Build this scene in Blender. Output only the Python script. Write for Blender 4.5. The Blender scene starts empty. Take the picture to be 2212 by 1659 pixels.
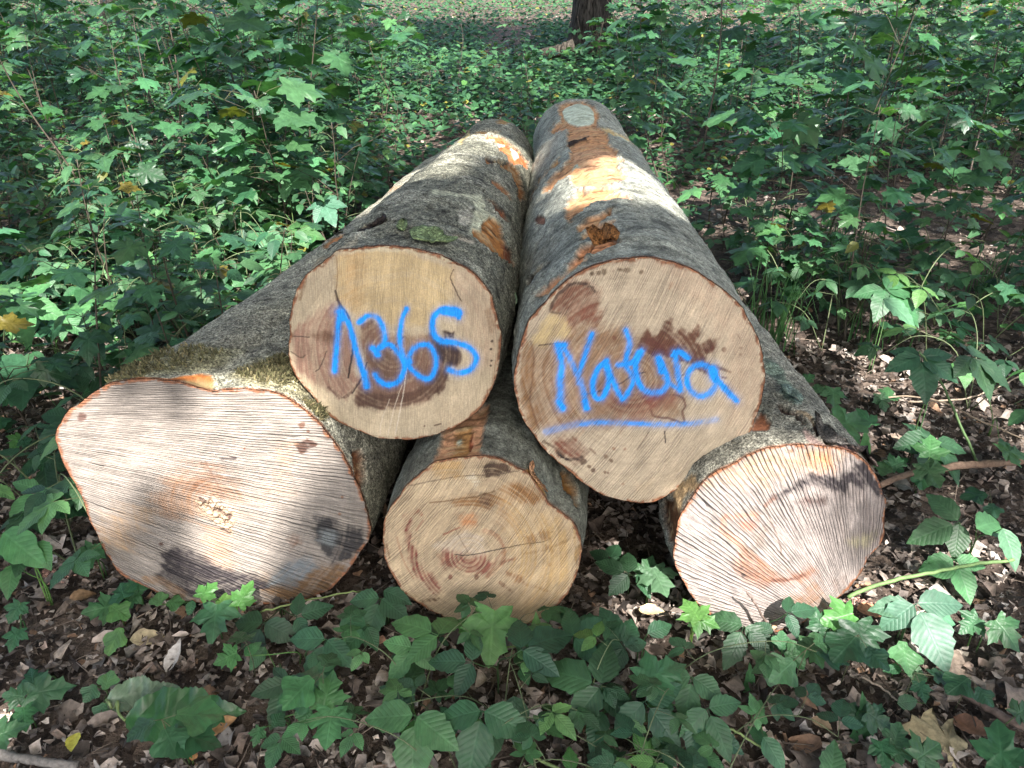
import bpy, math, random
import numpy as np
from mathutils import Vector, Matrix

random.seed(7)
rng = np.random.default_rng(11)
sc = bpy.context.scene
COL = sc.collection
R = math.radians

# ------------------------------------------------------------------ camera
W0, H0 = 2212.0, 1659.0            # working frame in which outlines were measured
F, CX, CY = 1671.0, W0/2, H0/2
HC, PITCH = 1.55, R(29.0)
cam_d = bpy.data.cameras.new('camera')
cam = bpy.data.objects.new('camera', cam_d); COL.objects.link(cam)
cam.location = (0, 0, HC); cam.rotation_euler = (R(90)-PITCH, 0, 0)
cam_d.sensor_width = 36.0; cam_d.lens = 36.0*F/W0
cam_d.clip_start = 0.05; cam_d.clip_end = 500
sc.camera = cam

# ------------------------------------------------------------------ light
SUN_EL, SUN_AZ = R(52), R(16)      # azimuth: to the right of straight behind the camera
SUN = np.array([math.sin(SUN_AZ)*math.cos(SUN_EL), -math.cos(SUN_AZ)*math.cos(SUN_EL), math.sin(SUN_EL)])
world = bpy.data.worlds.new('World'); sc.world = world; world.use_nodes = True
wn = world.node_tree; bg = wn.nodes['Background']
sky = wn.nodes.new('ShaderNodeTexSky'); sky.sky_type = 'NISHITA'; sky.sun_disc = False
sky.sun_elevation = SUN_EL; sky.air_density = .7; sky.dust_density = 4.0; sky.ozone_density = 0.25; sky.sun_rotation = math.atan2(SUN[0], SUN[1])
wn.links.new(sky.outputs[0], bg.inputs[0]); bg.inputs[1].default_value = 0.12
sd = bpy.data.lights.new('sun', 'SUN'); sd.energy = 3.8; sd.angle = R(0.53); sd.color = (1.0, 0.93, 0.92)
sun = bpy.data.objects.new('sun', sd); COL.objects.link(sun)
sun.rotation_euler = Vector(SUN.tolist()).to_track_quat('Z', 'Y').to_euler(); sun.location = (3, -8, 12)
vs = sc.view_settings
vs.view_transform = 'Standard'; vs.look = 'None'; vs.exposure = 2.35; vs.gamma = 1.0
sc.cycles.max_bounces = 6; sc.cycles.diffuse_bounces = 4; sc.cycles.transmission_bounces = 4
sc.cycles.use_denoising = True

# ------------------------------------------------------------------ measuring helpers
FW = np.array([0, math.cos(PITCH), -math.sin(PITCH)]); UP = np.array([0, math.sin(PITCH), math.cos(PITCH)])
CAM = np.array([0, 0, HC])
def rays(p):
    p = np.atleast_2d(np.asarray(p, float))
    return FW + ((p[:, :1]-CX)/F)*np.array([1., 0, 0]) - ((p[:, 1:2]-CY)/F)*UP
def proj(X):
    d = X-CAM; z = d@FW
    return np.stack([CX+F*d[:, 0]/z, CY-F*(d@UP)/z], 1)
def on_plane(p, P0, n):
    r = rays(p); t = ((P0-CAM)@n)/(r@n)
    return CAM+r*t[:, None]
def on_z(px, py, z=0.0):
    return on_plane([(px, py)], np.array([0, 0, z]), np.array([0, 0, 1.]))[0]
def depth(X): return float((np.asarray(X)-CAM)@FW)
def lin(c, k=0.8):
    c = np.asarray(c, float)/255.0
    return np.where(c <= .04045, c/12.92, ((c+.055)/1.055)**2.4)*k
def sm(a, b, x):
    t = np.clip((x-a)/(b-a), 0, 1); return t*t*(3-2*t)

def hash3(i, j, k, s):
    h = (i*374761393 + j*668265263 + k*1442695041 + s*974634777) & 0xffffffff
    h = ((h ^ (h >> 13))*1274126177) & 0xffffffff
    h = ((h ^ (h >> 16))*2246822519) & 0xffffffff
    return ((h ^ (h >> 15)) & 0xffffff)/float(0xffffff)
def vnoise(P, s=0):
    P = np.asarray(P, float); I = np.floor(P).astype(np.int64); f = P-I; f = f*f*(3-2*f)
    out = 0
    for a in (0, 1):
        wa = f[:, 0] if a else 1-f[:, 0]
        for b in (0, 1):
            wb = f[:, 1] if b else 1-f[:, 1]
            for c in (0, 1):
                wc = f[:, 2] if c else 1-f[:, 2]
                out = out + wa*wb*wc*hash3(I[:, 0]+a, I[:, 1]+b, I[:, 2]+c, s)
    return out
def fbm(P, o=4, s=0):
    P = np.asarray(P, float); v = 0; a = .5; n = 0
    for k in range(o):
        v = v+a*vnoise(P, s+k*17); n += a; P = P*2.03+5.1; a *= .5
    return v/n
def p3(q, z=0.0): return np.concatenate([q, np.full((len(q), 1), z)], 1)

def seg_dist(P, A, B):
    d = B-A; L = (d*d).sum()+1e-12
    t = np.clip(((P-A)@d)/L, 0, 1); q = P-A-t[:, None]*d
    return np.sqrt((q*q).sum(1))
def line_dist(P, pts):
    pts = np.asarray(pts, float); out = np.full(len(P), 1e9)
    for a, b in zip(pts[:-1], pts[1:]): out = np.minimum(out, seg_dist(P, a, b))
    return out
def inside(P, poly):
    poly = np.asarray(poly, float); x, y = P[:, 0], P[:, 1]; c = np.zeros(len(P), bool)
    for (x0, y0), (x1, y1) in zip(poly, np.roll(poly, -1, 0)):
        if y0 == y1: continue
        c ^= ((y0 > y) != (y1 > y)) & (x < (x1-x0)*(y-y0)/(y1-y0)+x0)
    return c
def sdist(P, poly):
    poly = np.asarray(poly, float)
    d = line_dist(P, np.vstack([poly, poly[:1]]))
    return np.where(inside(P, poly), -d, d)
def smooth_line(pts, n=8):
    pts = np.asarray(pts, float)
    if len(pts) < 3: return pts
    Q = np.vstack([2*pts[0]-pts[1], pts, 2*pts[-1]-pts[-2]]); out = []
    for i in range(len(pts)-1):
        p0, p1, p2, p3_ = Q[i:i+4]
        for t in np.linspace(0, 1, n, endpoint=False):
            out.append(.5*(2*p1+(p2-p0)*t+(2*p0-5*p1+4*p2-p3_)*t*t+(3*p1-p0-3*p2+p3_)*t**3))
    out.append(pts[-1]); return np.array(out)

# ------------------------------------------------------------------ mesh helpers
def build(name, V, faces, mat=None, parent=None, uv=None, col=None, smooth=True):
    """faces: list of integer arrays (each (n,3) or (n,4)); uv / col per vertex"""
    me = bpy.data.meshes.new(name)
    V = np.asarray(V, np.float32); faces = [np.asarray(f, np.int32) for f in faces if len(f)]
    loops = np.concatenate([f.ravel() for f in faces]) if faces else np.zeros(0, np.int32)
    tot = np.concatenate([np.full(len(f), f.shape[1], np.int32) for f in faces]) if faces else np.zeros(0, np.int32)
    start = np.concatenate([[0], np.cumsum(tot)[:-1]]).astype(np.int32)
    me.vertices.add(len(V)); me.vertices.foreach_set('co', V.ravel())
    me.loops.add(len(loops)); me.loops.foreach_set('vertex_index', loops.astype(np.int32))
    me.polygons.add(len(tot)); me.polygons.foreach_set('loop_start', start); me.polygons.foreach_set('loop_total', tot)
    me.polygons.foreach_set('use_smooth', np.full(len(tot), smooth))
    me.update(calc_edges=True)
    if uv is not None:
        l = me.uv_layers.new(name='UVMap'); l.data.foreach_set('uv', np.asarray(uv, np.float32)[loops].ravel())
    if col is not None:
        col = np.asarray(col, np.float32)
        if col.shape[1] == 3: col = np.concatenate([col, np.ones((len(col), 1), np.float32)], 1)
        a = me.color_attributes.new('Col', 'FLOAT_COLOR', 'POINT'); a.data.foreach_set('color', col.ravel())
    if mat: me.materials.append(mat)
    o = bpy.data.objects.new(name, me); COL.objects.link(o)
    if parent: o.parent = parent
    return o
def tag(o, label=None, cat=None, group=None, kind=None):
    if label: o['label'] = label
    if cat: o['category'] = cat
    if group: o['group'] = group
    if kind: o['kind'] = kind
    return o
def empty(name, loc, label, cat, group=None, rz=0.0):
    o = bpy.data.objects.new(name, None); o.empty_display_size = .05; COL.objects.link(o)
    o.location = [float(v) for v in loc]; o.rotation_euler = (0, 0, rz)
    return tag(o, label, cat, group)
def grid_faces(nu, nv, wrap=False):
    """vertex index = i*nv + j, i<nu, j<nv; wrap in j"""
    i = np.arange(nu-1)[:, None]; j = np.arange(nv if wrap else nv-1)[None, :]; j2 = (j+1) % nv
    return np.stack([(i*nv+j), (i*nv+j2), ((i+1)*nv+j2), ((i+1)*nv+j)], -1).reshape(-1, 4)

class MB:
    def __init__(s): s.v = []; s.t = []; s.q = []; s.uv = []; s.c = []; s.n = 0
    def add(s, V, tri=None, quad=None, uv=None, col=(.5, .5, .5)):
        V = np.asarray(V, float); m = len(V); s.v.append(V)
        if tri is not None and len(tri): s.t.append(np.asarray(tri)+s.n)
        if quad is not None and len(quad): s.q.append(np.asarray(quad)+s.n)
        s.uv.append(np.zeros((m, 2)) if uv is None else uv)
        c = np.asarray(col, float); s.c.append(np.tile(c, (m, 1)) if c.ndim == 1 else c); s.n += m
    def tube(s, pts, r0, r1, n=6, col=(.1, .1, .1), wob=0.0):
        pts = np.asarray(pts, float); m = len(pts); V = []
        T = np.gradient(pts, axis=0) if m > 2 else np.tile(pts[-1]-pts[0], (m, 1))
        T /= np.linalg.norm(T, axis=1)[:, None]+1e-9
        a = np.array([0., 0, 1]) if abs(T[0][2]) < .9 else np.array([1., 0, 0])
        for k in range(m):
            e1 = np.cross(T[k], a); e1 /= np.linalg.norm(e1)+1e-9; e2 = np.cross(T[k], e1)
            r = r0+(r1-r0)*k/(m-1)
            for j in range(n):
                an = 2*math.pi*j/n; rr = r*(1+wob*(random.random()-.5))
                V.append(pts[k]+rr*(math.cos(an)*e1+math.sin(an)*e2))
        V += [pts[0], pts[-1]]; q = grid_faces(m, n, True)
        t = [(m*n, (j+1) % n, j) for j in range(n)]+[(m*n+1, (m-1)*n+j, (m-1)*n+(j+1) % n) for j in range(n)]
        tt = np.linspace(0, 1, m).repeat(n); uv = np.stack([np.tile(np.arange(n)/n, m), tt], 1)
        s.add(V, t, q, np.vstack([uv, [[0, 0], [0, 1]]]), col)
    def build(s, name, mat, parent=None, smooth=True):
        return build(name, np.vstack(s.v), [np.vstack(s.t) if s.t else [], np.vstack(s.q) if s.q else []], mat, parent,
                     np.vstack(s.uv), np.vstack(s.c), smooth)

# ------------------------------------------------------------------ material helpers
class NT:
    def __init__(s, name):
        s.m = bpy.data.materials.new(name); s.m.use_nodes = True; s.t = s.m.node_tree; s.b = s.t.nodes['Principled BSDF']
        s.out = s.t.nodes['Material Output']
    def n(s, typ, **kw):
        x = s.t.nodes.new(typ)
        for k, v in kw.items():
            if k.startswith('i_'): x.inputs[k[2:].replace('_', ' ')].default_value = v
            else: setattr(x, k, v)
        return x
    def l(s, a, b): s.t.links.new(a, b)
    def math(s, op, a, b=None, c=None, clamp=False):
        x = s.t.nodes.new('ShaderNodeMath'); x.operation = op; x.use_clamp = clamp
        for k, v in enumerate((a, b, c)):
            if v is None: continue
            if isinstance(v, (int, float)): x.inputs[k].default_value = v
            else: s.l(v, x.inputs[k])
        return x.outputs[0]
    def mix(s, fac, a, b, mode='MIX'):
        x = s.t.nodes.new('ShaderNodeMix'); x.data_type = 'RGBA'; x.blend_type = mode
        for sock, v in ((x.inputs[0], fac), (x.inputs[6], a), (x.inputs[7], b)):
            if isinstance(v, (int, float)): sock.default_value = v
            elif isinstance(v, tuple): sock.default_value = v if len(v) == 4 else v+(1,)
            else: s.l(v, sock)
        return x.outputs[2]
    def noise(s, vec, scale, detail=4, rough=.55, dist=0):
        x = s.n('ShaderNodeTexNoise'); x.inputs['Scale'].default_value = scale; x.inputs['Detail'].default_value = detail
        x.inputs['Roughness'].default_value = rough; x.inputs['Distortion'].default_value = dist
        if vec is not None: s.l(vec, x.inputs['Vector'])
        return x.outputs[0]
    def ramp(s, fac, a, b, lo=0., hi=1.):
        x = s.n('ShaderNodeMapRange'); x.inputs[1].default_value = lo; x.inputs[2].default_value = hi
        x.inputs[3].default_value = a; x.inputs[4].default_value = b; s.l(fac, x.inputs[0]); return x.outputs[0]
    def bump(s, h, strength=.5, dist=.01):
        x = s.n('ShaderNodeBump'); x.inputs['Strength'].default_value = strength; x.inputs['Distance'].default_value = dist
        s.l(h, x.inputs['Height']); s.l(x.outputs[0], s.b.inputs['Normal']); return x
    def gray(s, v):
        x = s.n('ShaderNodeCombineColor'); [s.l(v, x.inputs[k]) for k in range(3)]; return x.outputs[0]
    def attr(s): return s.n('ShaderNodeAttribute', attribute_name='Col')

def mat_wood(name, amp, dark, bumpd, fine=1.0):
    """sawn end grain: UV.x counts saw strokes, UV.y runs along them"""
    t = NT(name); a = t.attr(); uv = t.n('ShaderNodeUVMap', uv_map='UVMap').outputs[0]
    sep = t.n('ShaderNodeSeparateXYZ'); t.l(uv, sep.inputs[0])
    ob = t.n('ShaderNodeTexCoord').outputs['Object']
    wob = t.noise(ob, 9, 3)
    ph = t.math('ADD', sep.outputs[0], t.math('MULTIPLY', wob, 1.4))
    w = t.math('SINE', t.math('MULTIPLY', ph, 2*math.pi))
    mp0 = t.n('ShaderNodeMapping'); mp0.inputs['Scale'].default_value = (.31, .35, 1); t.l(uv, mp0.inputs[0]); ph = t.math('ADD', ph, t.math('MULTIPLY', t.noise(mp0.outputs[0], 1.0, 2), 2.6))
    w = t.math('SINE', t.math('MULTIPLY', ph, 2*math.pi))
    mp = t.n('ShaderNodeMapping'); mp.inputs['Scale'].default_value = (1.7, 5.0, 1); t.l(uv, mp.inputs[0])
    st = t.noise(mp.outputs[0], 1.0, 3, .6)            # stroke to stroke variation
    mp2 = t.n('ShaderNodeMapping'); mp2.inputs['Scale'].default_value = (.23, 1.5, 1); t.l(uv, mp2.inputs[0])
    st2 = t.noise(mp2.outputs[0], 1.0, 2, .5)
    am = t.ramp(st2, .05, 1.0, .34, .64)
    groove = t.math('MULTIPLY', t.ramp(w, 0, 1, -1, -.1), am)     # 0 in a groove, 1 on a ridge
    groove = t.math('ADD', groove, t.math('SUBTRACT', 1, am))
    fleck = t.noise(ob, 300, 3, .7); blot = t.noise(ob, 14, 4, .6)
    f = t.math('MULTIPLY', t.ramp(groove, dark, 1.0), t.ramp(st, 1-amp, 1+amp, .3, .7))
    f = t.math('MULTIPLY', f, t.ramp(fleck, 1-.18*fine, 1+.18*fine, .3, .7))
    f = t.math('MULTIPLY', f, t.ramp(blot, .86, 1.12, .3, .7))
    c = t.mix(1.0, a.outputs[0], t.gray(f), 'MULTIPLY')
    t.l(c, t.b.inputs['Base Color']); t.b.inputs['Roughness'].default_value = .72
    h = t.math('ADD', t.math('MULTIPLY', groove, 1.0), t.math('ADD', t.math('MULTIPLY', st, .8), t.math('MULTIPLY', fleck, .25)))
    t.bump(h, .8, bumpd); return t.m
def mat_bark(name, k=1.0):
    t = NT(name); a = t.attr(); ob = t.n('ShaderNodeTexCoord').outputs['Object']
    n1 = t.noise(ob, 130, 6, .7); n2 = t.noise(ob, 38, 5, .62); vo = t.n('ShaderNodeTexVoronoi', feature='DISTANCE_TO_EDGE'); vo.inputs['Scale'].default_value = 75
    dv = t.n('ShaderNodeVectorMath', operation='MULTIPLY_ADD'); nn = t.n('ShaderNodeTexNoise'); nn.inputs['Scale'].default_value = 40; nn.inputs['Detail'].default_value = 3
    t.l(ob, nn.inputs['Vector']); t.l(nn.outputs['Color'], dv.inputs[0]); dv.inputs[1].default_value = (.03, .03, .03); t.l(ob, dv.inputs[2]); t.l(dv.outputs[0], vo.inputs['Vector'])
    crack = t.ramp(vo.outputs[0], .62, 1.0, 0, .12)
    n3 = t.noise(ob, 260, 3, .7)
    f = t.math('MULTIPLY', t.math('MULTIPLY', t.ramp(n1, 1-.7*k, 1+.7*k, .36, .64), t.ramp(n3, 1-.4*k, 1+.4*k, .36, .64)), t.ramp(n2, .62, 1.38, .36, .64))
    f = t.math('MULTIPLY', f, t.ramp(crack, 1-.5*k, 1, .6, 1))
    wood = t.math('MULTIPLY', t.ramp(n1, .72, 1.28, .3, .7), t.ramp(n2, .75, 1.2, .3, .7))
    fac = t.math('ADD', t.math('MULTIPLY', f, a.outputs['Alpha']), t.math('MULTIPLY', wood, t.math('SUBTRACT', 1, a.outputs['Alpha'])))
    c = t.mix(1.0, a.outputs[0], t.gray(fac), 'MULTIPLY'); t.l(c, t.b.inputs['Base Color'])
    t.b.inputs['Roughness'].default_value = .88; t.b.inputs['Specular IOR Level'].default_value = .18
    h = t.math('ADD', t.math('ADD', n1, t.math('MULTIPLY', n2, 1.6)), t.math('MULTIPLY', crack, t.math('MULTIPLY', a.outputs['Alpha'], .8)))
    t.bump(h, .9, .005*k); return t.m
def mat_leaf(name, vein, trans=.3, rough=.45):
    t = NT(name); a = t.attr(); uv = t.n('ShaderNodeUVMap', uv_map='UVMap').outputs[0]
    sep = t.n('ShaderNodeSeparateXYZ'); t.l(uv, sep.inputs[0]); u = t.math('ABSOLUTE', sep.outputs[0]); v = sep.outputs[1]
    mid = t.ramp(u, 1, 0, .008, .03)
    if vein == 'pinnate':
        ph = t.math('MULTIPLY', t.math('SUBTRACT', v, t.math('MULTIPLY', u, .9)), 2*math.pi*9)
        lat = t.ramp(t.math('COSINE', ph), 0, 1, .8, 1); quilt = t.math('COSINE', ph)
    else:
        an = t.math('ARCTAN2', u, t.math('ADD', v, .03)); lat = None
        for ang in (.66, 1.45):
            x = t.ramp(t.math('MULTIPLY', t.math('ABSOLUTE', t.math('SUBTRACT', an, ang)), t.math('ADD', v, .25)), 1, 0, .012, .03)
            lat = x if lat is None else t.math('MAXIMUM', lat, x)
        ph = t.math('MULTIPLY', t.math('SUBTRACT', v, t.math('MULTIPLY', u, .6)), 2*math.pi*7)
        sub = t.ramp(t.math('COSINE', ph), 0, .5, .8, 1); lat = t.math('MAXIMUM', lat, sub); quilt = t.math('COSINE', ph)
    ve = t.math('MAXIMUM', mid, t.math('MULTIPLY', lat, .6))
    ob = t.n('ShaderNodeTexCoord').outputs['Object']; nz = t.noise(ob, 45, 3, .6); nf = t.noise(ob, 10, 2)
    c = t.mix(1.0, a.outputs[0], t.gray(t.math('MULTIPLY', t.ramp(nz, .78, 1.22, .3, .7), t.ramp(nf, .85, 1.15, .3, .7))), 'MULTIPLY')
    c = t.mix(t.math('MULTIPLY', ve, .26), c, t.mix(1., c, (1.9, 1.75, 1.9), 'MULTIPLY'))
    t.l(c, t.b.inputs['Base Color']); t.b.inputs['Roughness'].default_value = rough; t.b.inputs['Specular IOR Level'].default_value = .4
    h = t.math('ADD', t.math('MULTIPLY', quilt, -.18), t.math('ADD', t.math('MULTIPLY', ve, -.5), t.math('MULTIPLY', nz, .8)))
    t.bump(h, .5, .002)
    tr = t.n('ShaderNodeBsdfTranslucent'); t.l(t.mix(1., c, (1.7, 1.9, .7), 'MULTIPLY'), tr.inputs[0])
    mx = t.n('ShaderNodeMixShader'); mx.inputs[0].default_value = trans
    t.l(t.b.outputs[0], mx.inputs[1]); t.l(tr.outputs[0], mx.inputs[2]); t.l(mx.outputs[0], t.out.inputs[0]); return t.m
def mat_plain(name, rough=.8, scale=60, amp=.35, bumpd=.003, trans=0.):
    t = NT(name); a = t.attr(); ob = t.n('ShaderNodeTexCoord').outputs['Object']; n = t.noise(ob, scale, 5, .65); n2 = t.noise(ob, scale*.2, 3)
    f = t.math('MULTIPLY', t.ramp(n, 1-amp, 1+amp, .3, .7), t.ramp(n2, 1-amp*.6, 1+amp*.6, .3, .7))
    c = t.mix(1., a.outputs[0], t.gray(f), 'MULTIPLY'); t.l(c, t.b.inputs['Base Color']); t.b.inputs['Roughness'].default_value = rough; t.b.inputs['Specular IOR Level'].default_value = .25
    t.bump(n, .8, bumpd)
    if trans:
        tr = t.n('ShaderNodeBsdfTranslucent'); t.l(c, tr.inputs[0]); mx = t.n('ShaderNodeMixShader'); mx.inputs[0].default_value = trans
        t.l(t.b.outputs[0], mx.inputs[1]); t.l(tr.outputs[0], mx.inputs[2]); t.l(mx.outputs[0], t.out.inputs[0])
    return t.m
def mat_soil():
    t = NT('forest soil'); ob = t.n('ShaderNodeTexCoord').outputs['Object']
    n1 = t.noise(ob, 14, 6, .65); n2 = t.noise(ob, 1.3, 4); n3 = t.noise(ob, 70, 4, .7)
    vo = t.n('ShaderNodeTexVoronoi'); vo.inputs['Scale'].default_value = 22; vo.inputs['Randomness'].default_value = 1; t.l(ob, vo.inputs['Vector'])
    hs = t.n('ShaderNodeSeparateColor'); t.l(vo.outputs['Color'], hs.inputs[0])
    c = t.mix(t.ramp(n1, 0, 1, .35, .65), (.026, .021, .017), (.085, .066, .050))
    c = t.mix(t.ramp(hs.outputs[0], 0, .8, .45, .7), c, t.mix(hs.outputs[1], (.07, .054, .042), (.19, .15, .115)))
    c = t.mix(1., c, t.gray(t.ramp(n3, .6, 1.4, .3, .7)), 'MULTIPLY')
    t.l(c, t.b.inputs['Base Color']); t.b.inputs['Roughness'].default_value = .95; t.b.inputs['Specular IOR Level'].default_value = .15
    t.bump(t.math('ADD', n1, t.math('ADD', n3, vo.outputs[0])), .9, .02); return t.m

M_BARK = mat_bark('beech bark', 1.0); M_BARK_SMOOTH = mat_bark('smooth beech bark', .55)
def mat_tree():
    t = NT('tree bark'); a = t.attr(); ob = t.n('ShaderNodeTexCoord').outputs['Object']; mp = t.n('ShaderNodeMapping'); mp.inputs['Scale'].default_value = (1, 1, .12); t.l(ob, mp.inputs[0])
    n = t.noise(mp.outputs[0], 34, 5, .65, .6); n2 = t.noise(ob, 5, 3); c = t.mix(1., a.outputs[0], t.gray(t.math('MULTIPLY', t.ramp(n, .25, 1.8, .36, .62), t.ramp(n2, .7, 1.3, .3, .7))), 'MULTIPLY')
    t.l(c, t.b.inputs['Base Color']); t.b.inputs['Roughness'].default_value = .95; t.b.inputs['Specular IOR Level'].default_value = .1; t.bump(n, 1., .04); return t.m
M_TREE = mat_tree()
M_MAPLE = mat_leaf('maple leaf', 'palmate', .28, .42); M_BRAM = mat_leaf('bramble leaf', 'pinnate', .24, .48)
M_DOCK = mat_leaf('dock leaf', 'pinnate', .12, .30); M_STEM = mat_plain('plant stem', .6, 80, .25); M_TWIG = mat_plain('dead twig', .85, 90, .4)
M_DEAD = mat_plain('dead leaf', .75, 70, .4, .002, .12); M_MOSS = mat_plain('moss', .9, 200, .5, .001)
M_PLAINLEAF = mat_plain('small leaf', .5, 50, .3, .002, .3)
M_SOIL = mat_soil()
# ------------------------------------------------------------------ the ground
def gz(x, y):
    q = np.stack([np.atleast_1d(x)*.5, np.atleast_1d(y)*.5, np.zeros_like(np.atleast_1d(x))], 1)
    near = np.atleast_1d(y)
    return (fbm(q, 3, 3)-.5)*.16*sm(2.5, 7, near)+(fbm(q*6, 3, 9)-.5)*.04
def ground():
    ys = np.concatenate([np.linspace(-14, 0, 15)[:-1], np.linspace(0, 8, 130)[:-1], np.linspace(8, 30, 60)[:-1], np.linspace(30, 150, 30)])
    xs = np.concatenate([np.linspace(-110, -8, 30)[:-1], np.linspace(-8, 8, 200)[:-1], np.linspace(8, 110, 30)])
    Y, X = np.meshgrid(ys, xs, indexing='ij'); x, y = X.ravel(), Y.ravel()
    o = build('ground', np.stack([x, y, gz(x, y)-.012], 1), [grid_faces(len(ys), len(xs))[:, ::-1]], M_SOIL)
    tag(o, 'dark woodland soil under leaf litter', 'ground', kind='structure')
ground()

# ------------------------------------------------------------------ logs
ZC = dict(LB=(82.3, 740.6, .3638), TL=(548.6, 438.9, 1/3), TR=(1042.4, 493.8, .3803), CB=(768.0, 877.8, .29756),
          RB=(1371.5, 877.8, .31413), TOP=(932.6, 192.0, .248), TL2=(713.2, 246.9, .1984), RB2=(1590.9, 740.6, .3459), P=(0, 0, 1))
def toP(k, pts): a, b, s = ZC[k]; pts = np.asarray(pts, float); return pts*s+np.array([a, b])
def fromP(k, P): a, b, s = ZC[k]; return (P-np.array([a, b]))/s
OUT = dict(
 LB=[(110,520),(135,470),(185,400),(240,365),(300,320),(360,275),(430,240),(520,225),(640,215),(780,225),(870,245),(960,270),(1040,286),(1130,278),(1250,275),(1370,290),(1450,315),(1530,360),(1600,410),(1680,490),(1750,580),(1820,690),(1870,790),(1910,870),(1940,960),(1965,1060),(1975,1130),(1950,1190),(1900,1260),(1860,1320),(1800,1400),(1740,1455),(1650,1500),(1550,1530),(1440,1545),(1300,1552),(1150,1555),(1000,1545),(860,1530),(760,1505),(680,1465),(600,1430),(520,1395),(470,1350),(430,1290),(390,1220),(350,1130),(310,1050),(270,940),(235,860),(190,790),(150,720),(125,640),(110,570)],
 TL=[(230,850),(222,950),(240,1030),(270,1110),(310,1170),(370,1240),(430,1310),(490,1375),(560,1420),(640,1460),(720,1490),(800,1515),(900,1528),(1000,1530),(1100,1515),(1200,1490),(1290,1455),(1370,1410),(1430,1365),(1490,1300),(1530,1230),(1555,1170),(1580,1080),(1595,970),(1600,880),(1585,780),(1560,680),(1520,580),(1470,500),(1400,440),(1320,390),(1230,350),(1130,318),(1020,292),(900,280),(780,280),(680,290),(560,305),(500,340),(420,400),(340,470),(290,540),(260,620),(240,720)],
 TR=[(185,800),(180,880),(195,960),(215,1040),(245,1110),(290,1170),(330,1230),(400,1300),(470,1355),(530,1410),(600,1460),(680,1505),(760,1535),(850,1553),(930,1555),(1000,1540),(1070,1500),(1130,1460),(1180,1410),(1240,1365),(1320,1325),(1400,1270),(1460,1220),(1510,1160),(1545,1090),(1575,1000),(1595,900),(1600,800),(1585,700),(1560,610),(1520,530),(1460,440),(1390,370),(1310,310),(1220,250),(1130,205),(1040,180),(940,165),(850,170),(760,180),(680,195),(600,225),(520,270),(440,330),(370,400),(310,470),(260,540),(220,640),(195,720)],
 CB=[(195,930),(200,1000),(215,1090),(250,1190),(290,1260),(330,1330),(400,1390),(480,1440),(560,1490),(650,1530),(750,1565),(850,1590),(1000,1605),(1150,1595),(1300,1560),(1400,1500),(1480,1430),(1550,1340),(1600,1230),(1630,1120),(1640,1030),(1620,930),(1600,870),(1560,820),(1500,775),(1450,740),(1400,700),(1370,650),(1330,590),(1290,540),(1240,480),(1180,450),(1110,410),(1020,375),(920,360),(820,365),(730,375),(650,385),(570,410),(500,460),(430,520),(370,580),(300,670),(250,740),(215,820)],
 RB=[(265,1000),(285,1110),(330,1200),(370,1270),(420,1340),(480,1400),(540,1450),(620,1490),(720,1525),(850,1545),(950,1550),(1080,1520),(1200,1460),(1310,1400),(1370,1340),(1440,1280),(1500,1220),(1560,1130),(1610,1030),(1660,980),(1700,920),(1715,820),(1720,680),(1700,570),(1650,470),(1600,400),(1530,340),(1440,300),(1340,280),(1200,268),(1080,263),(980,275),(880,300),(800,330),(720,370),(640,410),(560,450),(490,500),(440,560),(390,630),(340,710),(300,790),(280,880)])

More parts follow.
